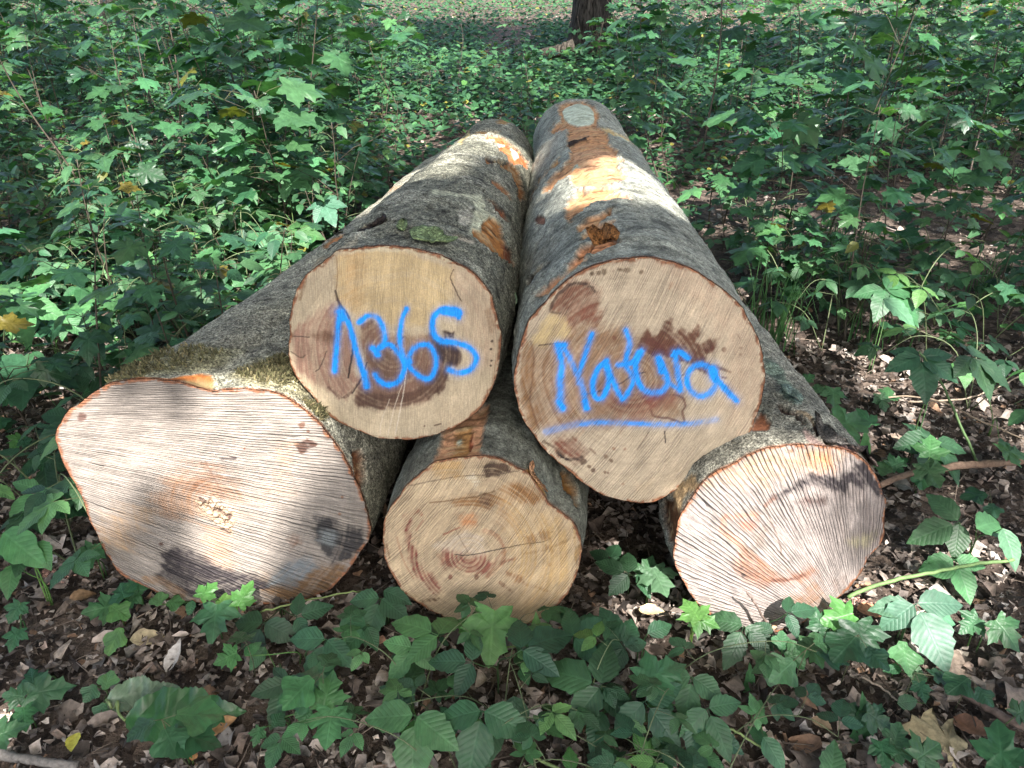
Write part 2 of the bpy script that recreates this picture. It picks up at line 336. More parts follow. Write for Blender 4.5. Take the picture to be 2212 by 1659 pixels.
LOG = {}
def wrap_noise(P, s, a, sc_): return (fbm(p3(P/sc_, s*3.1), 4, s)-.5)*2*a
def face_paint(zp, rho, spec, base, u, v, sk=1.0, rim=(146, 98, 66), rimw=.03):
    N = len(zp)
    n = fbm(p3(zp/160., .3), 4, 2)
    C = lin(base)[None]*(1+(n[:, None]-.5)*.28)
    Wp = zp+np.stack([wrap_noise(zp, 1, 16, 40), wrap_noise(zp, 2, 16, 40)], 1)
    RK = 0*rho
    st = fbm(np.stack([u*.42, v*1.1, 0*u], 1), 3, 91); st2 = fbm(np.stack([u*1.3, v*2.5, 0*u], 1), 2, 92); gr = fbm(p3(zp/9., 4), 2, 93)
    for op in spec:
        if op[0] == 'rings':
            _, x, y, a_ = op; rr_ = np.hypot(zp[:, 0]-x, (zp[:, 1]-y)*1.05)*(1+.12*(fbm(p3(zp/260., 9), 2, 77)-.5)); z0 = 0*rr_
            k_ = (fbm(np.stack([rr_/15., z0, z0], 1), 2, 78)-.5)*1.3+(fbm(np.stack([rr_/60., z0, z0], 1), 2, 79)-.5); C = C*(1+a_*k_)[:, None]; RK = k_*(1.6 if a_ > .2 else .7); continue
        if op[0] == 'poly':
            _, pts, c, soft, al = op; soft = soft*1.1+4; w = sm(soft, -soft*.8, sdist(Wp, pts)+((st-.5)*soft*2.6+(st2-.5)*soft*1.2)*sk+(gr-.5)*soft*.7)*al
            w = w*(.72+.42*fbm(p3(zp/26., 1), 3, 5)*2*(1+sk*(.9*st2-.45)))*(.8+.4*gr)*np.clip(1-RK, .35, 1.5); w = np.clip(w, 0, 1)
        elif op[0] == 'line':
            _, pts, hw, c, al = op; q = zp+np.stack([wrap_noise(zp, 3, 5, 25), wrap_noise(zp, 4, 5, 25)], 1)
            w = sm(hw*1.4, hw*.5, line_dist(q, smooth_line(pts))+((st2-.5)*hw*1.5+(st-.5)*hw if hw > 8 else 0))*al*(1 if hw <= 8 else .95*np.clip(.5+1.1*fbm(p3(zp/20., 3), 3, 94)*(.6+.8*st2), 0, 1.2)*np.clip(1-RK, .3, 1.5))
        else:
            _, x, y, r, c, al = op; q = zp+np.stack([wrap_noise(zp, 6, r*.5, 22), wrap_noise(zp, 7, r*.5, 22)], 1)
            w = sm(r*1.25, r*.7, np.hypot(q[:, 0]-x, (q[:, 1]-y)))*al
        C = C*(1-w[:, None])+lin(c)[None]*w[:, None]*(1+(n[:, None]-.5)*.35)
    rw = rimw*(.1+2.2*fbm(p3(zp/45., 2), 4, 8)**1.6); w = sm(1-rw, 1.0-rw*.35, rho)*sm(.25, .45, fbm(p3(zp/25., 6), 3, 97))
    C = C*(1-w[:, None])+lin(rim)[None]*(.35+1.3*fbm(p3(zp/14., 5), 3, 4))[:, None]*w[:, None]
    return C
def paint_mask(zp, strokes):
    pm = np.zeros(len(zp)); n = fbm(p3(zp/16., 7), 3, 12)
    for pts, hw, op in strokes:
        pts = np.asarray(pts, float); L = smooth_line(pts)
        d = line_dist(zp, L)+(n-.5)*7
        n2 = fbm(p3(zp/55., 3), 3, 14)
        w = (sm(hw*1.5, hw*.3, d)*.9+sm(hw*2.8, hw*.5, d)*.2)*op*(.72+.5*n2)
        pm = np.maximum(pm, np.clip(w, 0, 1))
    return pm

def log(key, label, y0, yaw, far, far_r, lam, mats, spec, base, fan, strokes=None, na=400, nl=240, bark=None, relief=.006, grid=270, disp=None,
        writing=None, ratio=None, sk=1.0):
    """far = centre of the other end (world).  The sawn outline is carried back along the log, tapering and rounding."""
    n = np.array([math.sin(yaw), -math.cos(yaw), 0]); e1 = np.array([math.cos(yaw), math.sin(yaw), 0]); e2 = np.array([0, 0, 1.])
    P0 = np.array([0, y0, 0.])
    P0 = on_plane([toP(key, OUT[key]).mean(0)], np.array([0, y0, 0.]), np.array([0, -1., 0]))[0]
    out3 = on_plane(toP(key, OUT[key]), P0, n)
    a2 = np.stack([(out3-P0)@e1, (out3-P0)@e2], 1); a2 = smooth_line(np.vstack([a2, a2[:1]]), 5)[:-1]
    cen = (a2.max(0)+a2.min(0))/2; P0 = P0+cen[0]*e1+cen[1]*e2; a2 = a2-cen
    a2 = smooth_line(np.vstack([a2, a2[:1]]), 4)[:-1]; th = np.arctan2(a2[:, 1], a2[:, 0]); rr = np.hypot(a2[:, 0], a2[:, 1]); rr = rr+(fbm(p3(a2*28, .5), 3, 98)-.5)*.008+(fbm(p3(a2*110, .5), 2, 99)-.5)*.0035; o = np.argsort(th); th, rr = th[o], rr[o]
    thx = np.concatenate([th-2*np.pi, th, th+2*np.pi]); rx = np.tile(rr, 3)
    R0 = lambda t: np.interp(t, thx, rx)
    T = np.linspace(-np.pi, np.pi, na, endpoint=False); r0 = R0(T); rm = r0.mean()
    far = np.asarray(far, float); L = np.linalg.norm(far-P0)
    root = empty('sawn_log', (P0[0], P0[1], 0), label, 'log', 'felled beech logs stacked in the pile')
    off = np.array([P0[0], P0[1], 0])
    # --- sawn face: square grid squeezed onto the outline
    g = np.linspace(-1, 1, grid); U, Vv = np.meshgrid(g, g, indexing='ij'); U, Vv = U.ravel(), Vv.ravel()
    dx, dy = U*np.sqrt(1-Vv*Vv/2), Vv*np.sqrt(1-U*U/2); rho = np.hypot(dx, dy); ta = np.arctan2(dy, dx)
    rad = rho*R0(ta); fa, fb = rad*np.cos(ta), rad*np.sin(ta)
    X = P0+fa[:, None]*e1+fb[:, None]*e2
    zp = fromP(key, proj(X))
    u, v = fan(zp)
    C = face_paint(zp, rho, spec, base, u, v, sk)
    pm = paint_mask(zp, strokes) if strokes else np.zeros(len(zp))
    blue = lin((22, 150, 242), .95)
    streak = np.clip(.7+.9*(fbm(np.stack([u*1.1, v*2, 0*u], 1), 2, 31)-.5)+.4*np.sin(2*np.pi*u+2*fbm(p3(zp/60.), 2, 33)), .15, 1.1)
    w = np.clip(pm*(streak+(1-streak)*sm(.6, .95, pm)), 0, 1)[:, None]
    C = C*(1-w)+blue[None]*w*(.86+.3*fbm(p3(zp/12., 1), 3, 36))[:, None]
    rough = (fbm(p3(zp/30.), 3, 40)-.5)*.0016
    Xf = X+n[None]*(rough+(disp(zp) if disp is not None else 0))[:, None]*(sm(1, .95, rho))[:, None]
    Q = grid_faces(grid, grid); uv = np.stack([u, v], 1)
    cand = (-n)
    if np.cross(Xf[Q[0, 1]]-Xf[Q[0, 0]], Xf[Q[0, 3]]-Xf[Q[0, 0]])@n < 0: Q = Q[:, ::-1]
    pf = pm[Q].mean(1) > .3
    def part(name, mask):
        q = Q[mask]; ids, inv = np.unique(q.ravel(), return_inverse=True)
        return build(name, Xf[ids]-off, [inv.reshape(-1, 4)], mats[0], root, uv[ids], C[ids])
    part('sawn_face', ~pf)
    if pf.any():
        w_ = part('spray_paint_writing', pf)
        if writing: w_['label'] = writing
    # --- bark
    k = 1.7; s = (np.exp(k*np.linspace(0, 1, nl))-1)/(np.exp(k)-1)
    d = s*L; dec = np.exp(-np.maximum(d-.0, 0)/lam)
    Rm = rm*dec+(1-dec)*(rm*(ratio or 1)+(far_r-rm*(ratio or 1))*s)
    shape = 1+(r0/rm-1)[None]*(np.exp(-d/(lam*1.1)))[:, None]
    cx = P0[None]+(far-P0)[None]*s[:, None]
    rad = Rm[:, None]*shape*1.004
    dirv = np.cos(T)[:, None]*e1+np.sin(T)[:, None]*e2
    B = cx[:, None]+rad[..., None]*dirv[None]; flat = B.reshape(-1, 3)
    nrm = np.tile(dirv, (nl, 1)); dd = np.repeat(d, na)
    q = np.stack([np.repeat(d, na), np.tile(np.cos(T), nl)*rm, np.tile(np.sin(T), nl)*rm], 1)
    big = (fbm(q*np.array([3., 3, 3]), 3, 21)-.5)*.042; mid = (fbm(q*22, 4, 22)-.5)*relief*2+(fbm(q*np.array([95., 60, 60]), 3, 23)-.5)*relief*.9
    fade = sm(0, .12, dd); zP = proj(flat); vis = ((CAM-flat)*nrm).sum(1) > 0
    Cb, alpha, inset = bark(zP, q, vis, dd)
    rag = (fbm(q*np.array([70., 40, 40]), 3, 60)-.5)*.006*(1-alpha)
    flat = flat+nrm*(big*fade+mid*np.maximum(fade, .0)-inset*sm(0, .03, dd)+rag*fade)[:, None]
    rimw = sm(.009, .002, dd)[:, None]; Cb = Cb*(1-rimw)+lin((120, 74, 48))*rimw
    col = np.concatenate([Cb, np.clip(alpha, 0, 1)[:, None]], 1)
    qf = grid_faces(nl, na, True)
    t0 = flat[qf[0]]; fl = np.cross(t0[1]-t0[0], t0[3]-t0[0])@nrm[0] < 0
    build('bark', flat-off, [qf[:, ::-1] if fl else qf], mats[1], root, None, col)
    # --- the other end
    m = 60; j = (np.arange(m)*na//m); end = flat[(nl-1)*na+j]
    V = np.vstack([end, [end.mean(0)]]); tri = np.array([(m, a_, (a_+1) % m) for a_ in range(m)])
    build('far_sawn_face', V-off, [tri], M_WOODFAR, root, np.zeros((m+1, 2)), np.tile(lin((190, 160, 120)), (m+1, 1)))
    LOG[key] = dict(root=root, off=off, flat=flat, nrm=nrm, zP=zP, vis=vis, P0=P0, far=far, n=n, dd=dd, Rm=rm, fr=far_r)
    return root

M_WOODFAR = mat_plain('weathered end grain', .8, 60, .2)
def bark_fn(base, var, patches, lichen=None, dk=.35):
    """patches: (zoom key, polygon, colour, inset, warp, soft, barkness)"""
    def f(zP, q, vis, dd):
        n1 = fbm(q*np.array([14., 14, 14]), 4, 51); n2 = fbm(q*np.array([60., 45, 45]), 3, 52); n3 = fbm(q*np.array([3., 4, 4]), 3, 53)
        C = lin(base)[None]*(1+(n1-.5)*var*2+(n2-.5)*var*1.6)[:, None]*(1+(n3-.5)*.5)[:, None]
        if lichen is not None:
            w = sm(.56, .68, fbm(q*np.array([9., 12, 12]), 4, 54))*lichen[1]; C = C*(1-w[:, None])+lin(lichen[0])[None]*w[:, None]
        w = sm(.60, .74, fbm(q*np.array([30., 18, 18]), 4, 55))*dk; C = C*(1-.75*w[:, None])
        alpha = np.ones(len(q)); inset = np.zeros(len(q))
        for zk, poly, c, ins, warp, soft, bk in patches:
            zp = fromP(zk, zP); lo, hi = np.min(poly, 0)-80, np.max(poly, 0)+80
            ix = np.where(vis & (zp[:, 0] > lo[0]) & (zp[:, 0] < hi[0]) & (zp[:, 1] > lo[1]) & (zp[:, 1] < hi[1]))[0]
            if not len(ix): continue
            z = zp[ix]; h = fbm(q[ix]*np.array([50., 24, 24]), 4, 56)-.5; h2 = fbm(q[ix]*np.array([50., 24, 24])+9, 4, 57)-.5
            w = sm(soft, -soft*.5, sdist(z+np.stack([h, h2], 1)*2*warp, poly))
            t = fbm(q[ix]*np.array([75., 16, 16]), 4, 58)
            t2 = fbm(q[ix]*np.array([160., 40, 40]), 2, 59); cc = lin(c)[None]*(1+(t-.5)*1.5+(t2-.5)*.7)[:, None]
            if ins > .0045:
                cc = cc*(1-.7*sm(.57, .66, t))[:, None]; k_ = sm(.42, .34, t)[:, None]*.45; cc = cc*(1-k_)+lin((206, 184, 138))[None]*k_
                ed = np.clip(sm(soft*2.4, soft*.5, sdist(z+np.stack([h, h2], 1)*2*warp, poly)), 0, 1)*(1-w); inset[ix] -= .006*ed*sm(.4, .6, h+.5)
            C[ix] = C[ix]*(1-w[:, None])+cc*w[:, None]
            alpha[ix] = alpha[ix]*(1-w*(1-bk)); inset[ix] = inset[ix]*(1-w)+ins*1.5*w+(t-.5)*.006*w*(ins > .0045)
        return C, alpha, inset
    return f
TAN, ORA, PAL, SCAR, BRN, DRK = (192, 144, 100), (200, 140, 96), (200, 176, 122), (186, 196, 172), (152, 104, 58), (40, 30, 24)
pTR = [('TOP', [(1020,360),(1080,385),(1190,340),(1185,480),(1215,540),(1205,640),(1110,705),(1020,800),(970,905),(1040,880),(1110,790),(1210,760),(1240,850),(1380,820),(1380,840),(1560,800),(1700,785),(1600,710),(1660,650),(1600,610),(1640,555),(1540,490),(1530,400),(1440,300),(1460,240),(1400,150),(1310,95),(1200,105),(1100,150),(1130,280)], TAN, .007, 34, 12, 0),
  ('TOP', [(1190,970),(1280,900),(1450,850),(1620,840),(1610,890),(1480,930),(1640,940),(1750,995),(1600,1005),(1470,1005),(1300,1080),(1200,1165),(1165,1110)], TAN, .007, 34, 10, 0),
  ('TOP', [(1270,1190),(1380,1120),(1590,1050),(1540,1100),(1430,1165),(1610,1165),(1560,1210),(1620,1240),(1480,1250),(1350,1300),(1280,1340),(1310,1280),(1390,1220),(1330,1210),(1260,1260)], TAN, .007, 28, 10, 0),
  ('TOP', [(1300,1400),(1390,1340),(1480,1275),(1640,1335),(1560,1360),(1430,1400),(1380,1460),(1300,1510),(1170,1548),(1250,1480)], ORA, .010, 26, 10, 0),
  ('TOP', [(1390,1360),(1480,1290),(1630,1330),(1510,1375),(1400,1430),(1330,1490),(1360,1420)], DRK, .022, 16, 8, 0),
  ('TOP', [(1115,590),(1100,650),(1030,720),(960,800),(900,870),(850,1000),(860,900),(900,830),(980,720),(1050,640)], (170, 128, 80), .007, 26, 10, 0),
  ('TOP', [(1480,330),(1560,340),(1680,400),(1790,470),(1880,580),(1860,600),(1780,510),(1650,430),(1540,400)], PAL, .004, 20, 10, 0),
  ('TOP', [(1230,560),(1420,520),(1590,560),(1560,640),(1480,700),(1330,720),(1240,650)], (204, 158, 116), .006, 40, 24, 0), ('TOP', [(1230,840),(1400,770),(1640,740),(1660,790),(1500,830),(1320,860)], (206, 140, 104), .006, 40, 18, 0),
  ('TOP', [(1600,385),(1690,430),(1740,470),(1700,470),(1620,420)], SCAR, .004, 8, 8, 0),
  ('TOP', [(1140,205),(1180,155),(1270,133),(1350,148),(1410,195),(1420,250),(1380,290),(1290,300),(1200,285),(1150,250)], SCAR, .003, 6, 7, 0),
  ('TOP', [(1235,665),(1270,660),(1290,690),(1225,720)], SCAR, .005, 8, 6, 0),
  ('TOP', [(910,1140),(960,1120),(990,1140),(985,1180),(930,1190)], (90, 66, 54), .004, 14, 10, .5),
  ('TOP', [(1180,460),(1280,440),(1370,400),(1350,430),(1260,470),(1190,490)], DRK, .002, 10, 8, .8),
  ('TR', [(310,390),(360,340),(430,280),(540,190),(640,90),(700,60),(770,70),(640,120),(600,170),(560,200),(440,290),(370,370)], ORA, .006, 24, 10, 0),
  ('TR', [(248,335),(262,280),(360,200),(384,192),(300,262),(272,332)], (70, 46, 34), .008, 8, 6, .3)]
pTL = [('TOP', [(0,895),(150,900),(280,915),(360,930),(420,930),(470,1050),(540,1110),(590,1180),(580,1200),(470,1140),(430,1200),(440,1260),(360,1240),(345,1310),(310,1280),(340,1200),(370,1100),(390,980),(330,960),(200,940),(0,930)], (188, 190, 160), .001, 26, 16, .5),
  ('TOP', [(470,1140),(530,1130),(590,1200),(600,1300),(640,1420),(680,1545),(640,1510),(560,1450),(480,1400),(350,1310),(360,1240),(440,1260),(430,1200)], (164, 112, 60), .006, 22, 12, 0),
  ('TOP', [(240,1080),(330,1060),(350,1120),(300,1200),(250,1170)], (170, 168, 150), .001, 26, 20, .6),
  ('TOP', [(430,925),(530,980),(640,1100),(660,1170),(600,1120),(520,1010)], (110, 66, 42), .005, 16, 10, .2),
  ('TOP', [(470,610),(560,620),(680,650),(760,700),(780,800),(800,960),(770,970),(740,820),(690,720),(580,660),(480,650)], BRN, .008, 22, 10, 0),
  ('TOP', [(480,605),(560,612),(660,640),(600,645),(520,635)], DRK, .006, 14, 8, .3),
  ('TOP', [(510,810),(580,830),(660,900),(690,970),(650,950),(560,870)], (150, 96, 56), .008, 22, 10, 0),
  ('TOP', [(460,440),(490,400),(600,410),(690,470),(760,530),(830,640),(830,700),(770,660),(690,650),(650,570),(590,540),(560,480)], (186, 112, 66), .006, 22, 10, 0),
  ('TOP', [(500,430),(550,420),(550,450),(510,460)], (215, 205, 190), .004, 6, 6, 0), ('TOP', [(570,475),(640,480),(640,500),(580,500)], (215, 205, 190), .004, 6, 6, 0),
  ('TOP', [(690,510),(750,540),(760,600),(730,610),(700,560)], (215, 205, 190), .004, 6, 6, 0),
  ('TOP', [(340,385),(420,355),(560,345),(600,360),(480,380),(380,395)], (160, 122, 72), .006, 22, 8, 0), ('TOP', [(480,345),(545,345),(520,360),(490,362)], DRK, .01, 8, 6, 0),
  ('TOP', [(560,290),(640,275),(690,300),(640,310)], (150, 120, 76), .003, 18, 10, .3), ('TOP', [(230,470),(290,395),(330,350),(320,400),(260,480)], (178, 160, 110), .002, 22, 10, .4),
  ('TL2', [(0,1600),(60,1500),(200,1390),(300,1340),(280,1400),(150,1500),(60,1600)], (176, 168, 142), .001, 34, 22, .5),
  ('TL2', [(240,1300),(420,1190),(600,1150),(610,1180),(480,1240),(380,1290)], DRK, .006, 20, 12, .6),
  ('TL2', [(1290,1330),(1370,1340),(1540,1420),(1540,1450),(1420,1400)], (180, 172, 150), .001, 26, 12, .4), ('TL2', [(1850,1400),(1950,1500),(1960,1650),(1900,1600)], (120, 70, 46), .006, 26, 12, .2),
  ('TL', [(300,540),(420,400),(540,310),(500,330),(380,400),(270,540),(225,860)], (170, 160, 132), .0, 16, 14, .6)]
pLB = [('TL2', [(-60,1440),(0,1380),(90,1335),(155,1340),(130,1390),(40,1430),(-40,1490)], (178, 124, 76), .005, 26, 12, .1),
  ('TL2', [(550,880),(620,830),(780,780),(700,800),(600,860),(540,910)], (150, 112, 74), .003, 16, 10, .3),
  ('LB', [(300,130),(520,150),(700,80),(1000,40),(1200,60),(1100,130),(900,170),(700,190),(500,215),(380,240)], (138, 136, 106), 0, 40, 40, .9),
  ('LB', [(1150,200),(1300,120),(1500,100),(1560,250),(1600,330),(1480,290),(1380,250),(1250,250)], (142, 138, 108), 0, 40, 40, .9),
  ('LB', [(860,215),(960,195),(1020,205),(1040,260),(1030,285),(960,268),(880,240)], (160, 140, 98), .008, 14, 8, 0),
  ('LB', [(430,238),(600,205),(780,215),(960,190),(1030,205),(1045,240),(1020,225),(960,205),(860,222),(700,212),(520,222)], (186, 116, 62), .0, 10, 6, .2),
  ('LB', [(1860,650),(1900,640),(1930,700),(1940,830),(1900,860),(1880,760)], (120, 78, 50), .012, 14, 10, .2), ('LB', [(1870,670),(1895,670),(1905,760),(1885,770)], DRK, .02, 8, 8, .3)]
pCB = [('CB', [(575,400),(610,300),(640,200),(700,120),(850,60),(960,0),(930,180),(900,345),(820,362),(650,388)], (196, 150, 112), .006, 20, 10, 0),
  ('CB', [(700,380),(720,200),(830,120),(850,200),(810,360)], (170, 128, 78), .007, 24, 14, 0), ('CB', [(730,230),(760,220),(770,250),(735,260)], SCAR, .006, 12, 10, 0),
  ('CB', [(820,260),(840,180),(850,240),(826,330)], (120, 62, 42), .008, 12, 8, .3), ('CB', [(1480,470),(1540,490),(1590,620),(1600,740),(1555,660),(1500,600)], (140, 100, 52), .012, 20, 10, 0),
  ('CB', [(1230,470),(1260,450),(1340,570),(1380,650),(1340,610),(1280,540)], (196, 150, 84), .006, 12, 8, 0), ('CB', [(1730,860),(1790,830),(1780,960),(1730,1000),(1745,920)], (190, 150, 90), .0, 20, 12, .1)]
pRB = [('RB2', [(90,545),(150,440),(205,510),(200,535)], (140, 92, 64), .004, 12, 8, .1), ('RB2', [(245,400),(300,415),(380,470),(440,520),(360,480),(280,450)], (70, 52, 46), .01, 20, 8, .6),
  ('RB2', [(360,440),(440,500),(480,520),(460,480),(400,440)], (170, 150, 118), 0, 12, 10, .6), ('RB2', [(450,480),(520,520),(610,640),(580,640),(500,560)], (74, 56, 54), .012, 18, 8, .7),
  ('RB2', [(265,300),(300,290),(400,395),(350,395),(300,360)], (126, 146, 132), -.004, 12, 8, .9), ('RB2', [(170,100),(230,130),(360,290),(420,360),(330,300),(190,190)], (120, 136, 118), 0, 22, 14, .9),
  ('RB2', [(430,540),(560,640),(520,650),(440,600)], (176, 152, 138), .002, 20, 14, .5), ('RB2', [(600,650),(700,640),(830,760),(860,810),(800,740),(700,690)], (98, 78, 70), -.004, 22, 10, .8),
  ('RB', [(200,640),(270,640),(300,760),(270,950),(230,900)], (120, 84, 56), .006, 26, 14, .2), ('RB', [(250,600),(400,470),(440,520),(330,640),(290,760),(270,700)], (166, 142, 104), .0, 36, 16, .4)]

def fan_lb(z): an = np.arctan2(z[:, 1]-350, z[:, 0]+1400); return an/.0058, (np.hypot(z[:, 0]+1400, z[:, 1]-350))/900.
def fan_rb(z): dx, dy = z[:, 0]-1560, z[:, 1]-1640; return np.arctan2(dy, dx)/.0235, np.hypot(dx, dy)/500.
def fan_par(ang, per, bend=0.0):
    c, s = math.cos(ang), math.sin(ang)
    def f(z):
        a = z[:, 0]*c+z[:, 1]*s; b = -z[:, 0]*s+z[:, 1]*c
        return (a+bend*b*b/1000.)/per, b/450.
    return f
BLK = (52, 46, 46)
sLB = [('rings', 1050, 950, .12), ('poly', [(690,960),(760,780),(850,760),(1000,770),(1200,830),(1250,900),(1150,960),(1000,930),(900,1000),(780,1020)], (142, 104, 70), 50, .5), ('poly', [(860,830),(1020,760),(1180,900),(980,960)], (120, 84, 56), 45, .5),
  ('poly', [(820,1000),(1150,1000),(1500,900),(1450,760),(1300,900)], (180, 150, 122), 70, .3), ('poly', [(1000,1120),(1110,1130),(1150,1330),(1010,1290)], (180, 140, 110), 40, .5),
  ('poly', [(380,1050),(640,1000),(640,1060),(560,1200),(420,1200)], (176, 146, 108), 70, .45), ('poly', [(1290,1440),(1560,1360),(1850,1250),(1830,1360),(1620,1500),(1350,1530)], (118, 92, 62), 55, .85),
  ('poly', [(740,1240),(810,1212),(900,1240),(980,1290),(1100,1350),(1200,1380),(1300,1390),(1370,1440),(1250,1510),(1100,1500),(920,1510),(800,1470),(700,1400),(750,1290)], BLK, 16, .95),
  ('poly', [(1640,1055),(1700,1040),(1800,1100),(1915,1125),(1930,1170),(1850,1280),(1750,1340),(1700,1280),(1670,1180)], (56, 54, 52), 22, .93), ('poly', [(1480,1170),(1520,1150),(1560,1190),(1500,1230)], (120, 92, 72), 16, .7),
  ('poly', [(1380,1420),(1500,1300),(1620,1260),(1650,1330),(1520,1420)], (120, 126, 126), 30, .75), ('poly', [(1690,1110),(1760,1120),(1740,1200),(1690,1180)], (118, 124, 122), 26, .7),
  ('line', [(640,1400),(740,1420),(860,1500)], 22, (150, 118, 84), .5), ('dot', 262, 440, 27, (98, 70, 58), .9), ('poly', [(1530,610),(1600,565),(1645,590),(1600,640),(1555,655)], (82, 58, 44), 10, .95),
  ('dot', 1565, 488, 18, (100, 68, 48), .9), ('dot', 1605, 525, 10, (100, 68, 48), .9), ('dot', 730, 1195, 13, (92, 66, 52), .9), ('line', [(1085, 690), (1170, 684)], 9, (70, 60, 56), .85), ('dot', 1225, 628, 7, (140, 80, 50), .9),
  ('dot', 1805, 915, 9, (120, 80, 50), .8), ('dot', 1790, 1015, 10, (130, 90, 60), .7), ('poly', [(1440,600),(1500,600),(1490,760),(1440,740)], (186, 150, 116), 40, .4), ('line', [(990,700),(1060,830),(1100,900)], 5, (120, 92, 74), .6),
  ('poly', [(930,930),(1050,910),(1150,1010),(1150,1120),(1050,1060)], (168, 144, 116), 14, .8), ('line', [(1050,985),(1090,1000),(1140,1030)], 12, (74, 54, 42), .9), ('line', [(960,920),(1000,940)], 8, (70, 50, 40), .8), ('line', [(1090,1105),(1140,1125)], 8, (74, 54, 42), .8)]
def disp_lb(z): return sm(30, -20, sdist(z, [(930,930),(1050,910),(1150,1010),(1150,1120),(1050,1060)]))*(fbm(p3(z/14.), 3, 71)-.42)*.022
sTL = [('rings', 900, 960, .12), ('poly', [(540,350),(900,300),(1290,430),(1280,600),(1100,800),(700,760),(540,640)], (206, 182, 134), 22, .9), ('poly', [(600,300),(700,310),(680,700),(560,640)], (190, 152, 100), 60, .4), ('poly', [(1290,420),(1480,520),(1580,800),(1560,1050),(1440,1100),(1350,800),(1280,500)], (188, 164, 134), 40, .5),
  ('poly', [(240,850),(430,690),(520,650),(560,700),(640,900),(640,1100),(690,1150),(600,1250),(560,1265),(520,1225),(480,1200),(380,1150),(270,1080)], (158, 124, 102), 26, .8), ('line', [(480,1195),(530,1235),(570,1262),(630,1225),(690,1150)], 9, (110, 80, 64), .7),
  ('poly', [(700,790),(760,760),(820,800),(850,870),(960,860),(1060,870),(1140,850),(1200,880),(1290,920),(1350,1000),(1310,1050),(1240,1060),(1250,1150),(1200,1230),(1100,1290),(1000,1315),(900,1333),(800,1333),(740,1310),(690,1312),(645,1280),(650,1220),(720,1150),(720,1000),(690,900)], (128, 98, 78), 16, .85),
  ('poly', [(650,1280),(690,1225),(900,1250),(1100,1190),(1190,1090),(1250,1060),(1250,1150),(1200,1235),(1000,1315),(800,1335),(700,1315)], (92, 66, 50), 14, .75), ('poly', [(1150,850),(1290,925),(1350,1010),(1260,1060),(1190,1000)], (70, 52, 44), 18, .85),
  ('poly', [(860,860),(1130,860),(1120,920),(960,960)], (176, 146, 112), 30, .5), ('poly', [(740,1000),(900,960),(960,1060),(880,1150),(780,1130)], (112, 86, 68), 24, .6), ('poly', [(1220,832),(1290,832),(1290,868),(1235,870)], (66, 48, 40), 8, .9),
  ('poly', [(350,850),(470,825),(545,860),(510,905),(400,872)], (116, 86, 64), 20, .75), ('line', [(528,570),(560,660),(612,730),(637,850),(642,930),(625,1050),(610,1130)], 7, (44, 32, 26), .95), ('poly', [(525,565),(545,600),(575,680),(555,690),(530,620)], (90, 68, 48), 6, .9), ('line', [(638,1230),(690,1150),(735,1030)], 5, (60, 44, 36), .9),
  ('line', [(970,865),(930,910),(885,955)], 4, (64, 48, 38), .9), ('line', [(530,340),(542,440),(534,560)], 4, (150, 120, 84), .8), ('line', [(1295,430),(1275,480),(1310,570),(1345,635)], 4, (90, 68, 48), .9), ('line', [(225,862),(360,868)], 4, (80, 60, 48), .8), ('line', [(470,960),(430,1060),(400,1090)], 4, (90, 66, 54), .8), ('line', [(240,960),(300,1000),(330,985)], 5, (90, 70, 52), .8),
  ('line', [(995,1050),(960,1280),(915,1500)], 3, (226, 214, 190), .7), ('line', [(960,1180),(905,1340),(870,1500)], 3, (220, 206, 180), .6), ('line', [(880,1270),(830,1400),(815,1500)], 3, (220, 206, 180), .5), ('line', [(1540,1170),(1560,1080),(1590,900)], 5, (160, 120, 80), .4),
  ('dot', 1543, 895, 9, (74, 54, 42), .9), ('dot', 1536, 945, 8, (74, 54, 42), .9), ('dot', 1539, 1020, 8, (74, 54, 42), .9), ('dot', 1534, 1052, 8, (74, 54, 42), .9), ('line', [(1172,1440),(1212,1432)], 5, (104, 76, 56), .9), ('dot', 1105, 1444, 6, (104, 76, 56), .9), ('poly', [(1490,700),(1520,680),(1560,800),(1540,830)], (150, 122, 92), 12, .6),
  ('poly', [(560,300),(700,285),(900,282),(1080,305),(1250,360),(1240,378),(1060,325),(880,305),(700,312),(580,330)], (212, 198, 160), 10, .8), ('line', [(290,540),(330,490),(300,620)], 12, (140, 112, 78), .5)]
kTL = [([(555,720),(548,800),(540,900),(522,1085)], 22, .95), ([(560,705),(575,740)], 36, 1.0), ([(565,705),(620,800),(655,930),(695,1060),(728,1180)], 21, .95), ([(715,1100),(730,1185)], 24, 1),
  ([(685,770),(740,732),(800,745),(840,820),(845,900),(800,950)], 21, .88), ([(770,940),(800,980)], 24, 1), ([(790,955),(870,915),(940,975),(978,1060),(940,1150),(870,1178),(810,1150),(785,1110)], 21, .96),
  ([(990,685),(955,770),(945,900),(975,1010),(1040,1095),(1120,1140),(1170,1090),(1178,1000),(1130,920),(1050,930),(1005,990),(1010,1030)], 20, .93), ([(1325,738),(1330,700),(1270,685),(1215,690),(1165,740),(1160,830),(1210,890),(1310,905),(1400,940),(1440,1010),(1400,1080),(1320,1100),(1265,1080)], 23, .93), ([(1225,700),(1320,720)], 28, 1)]
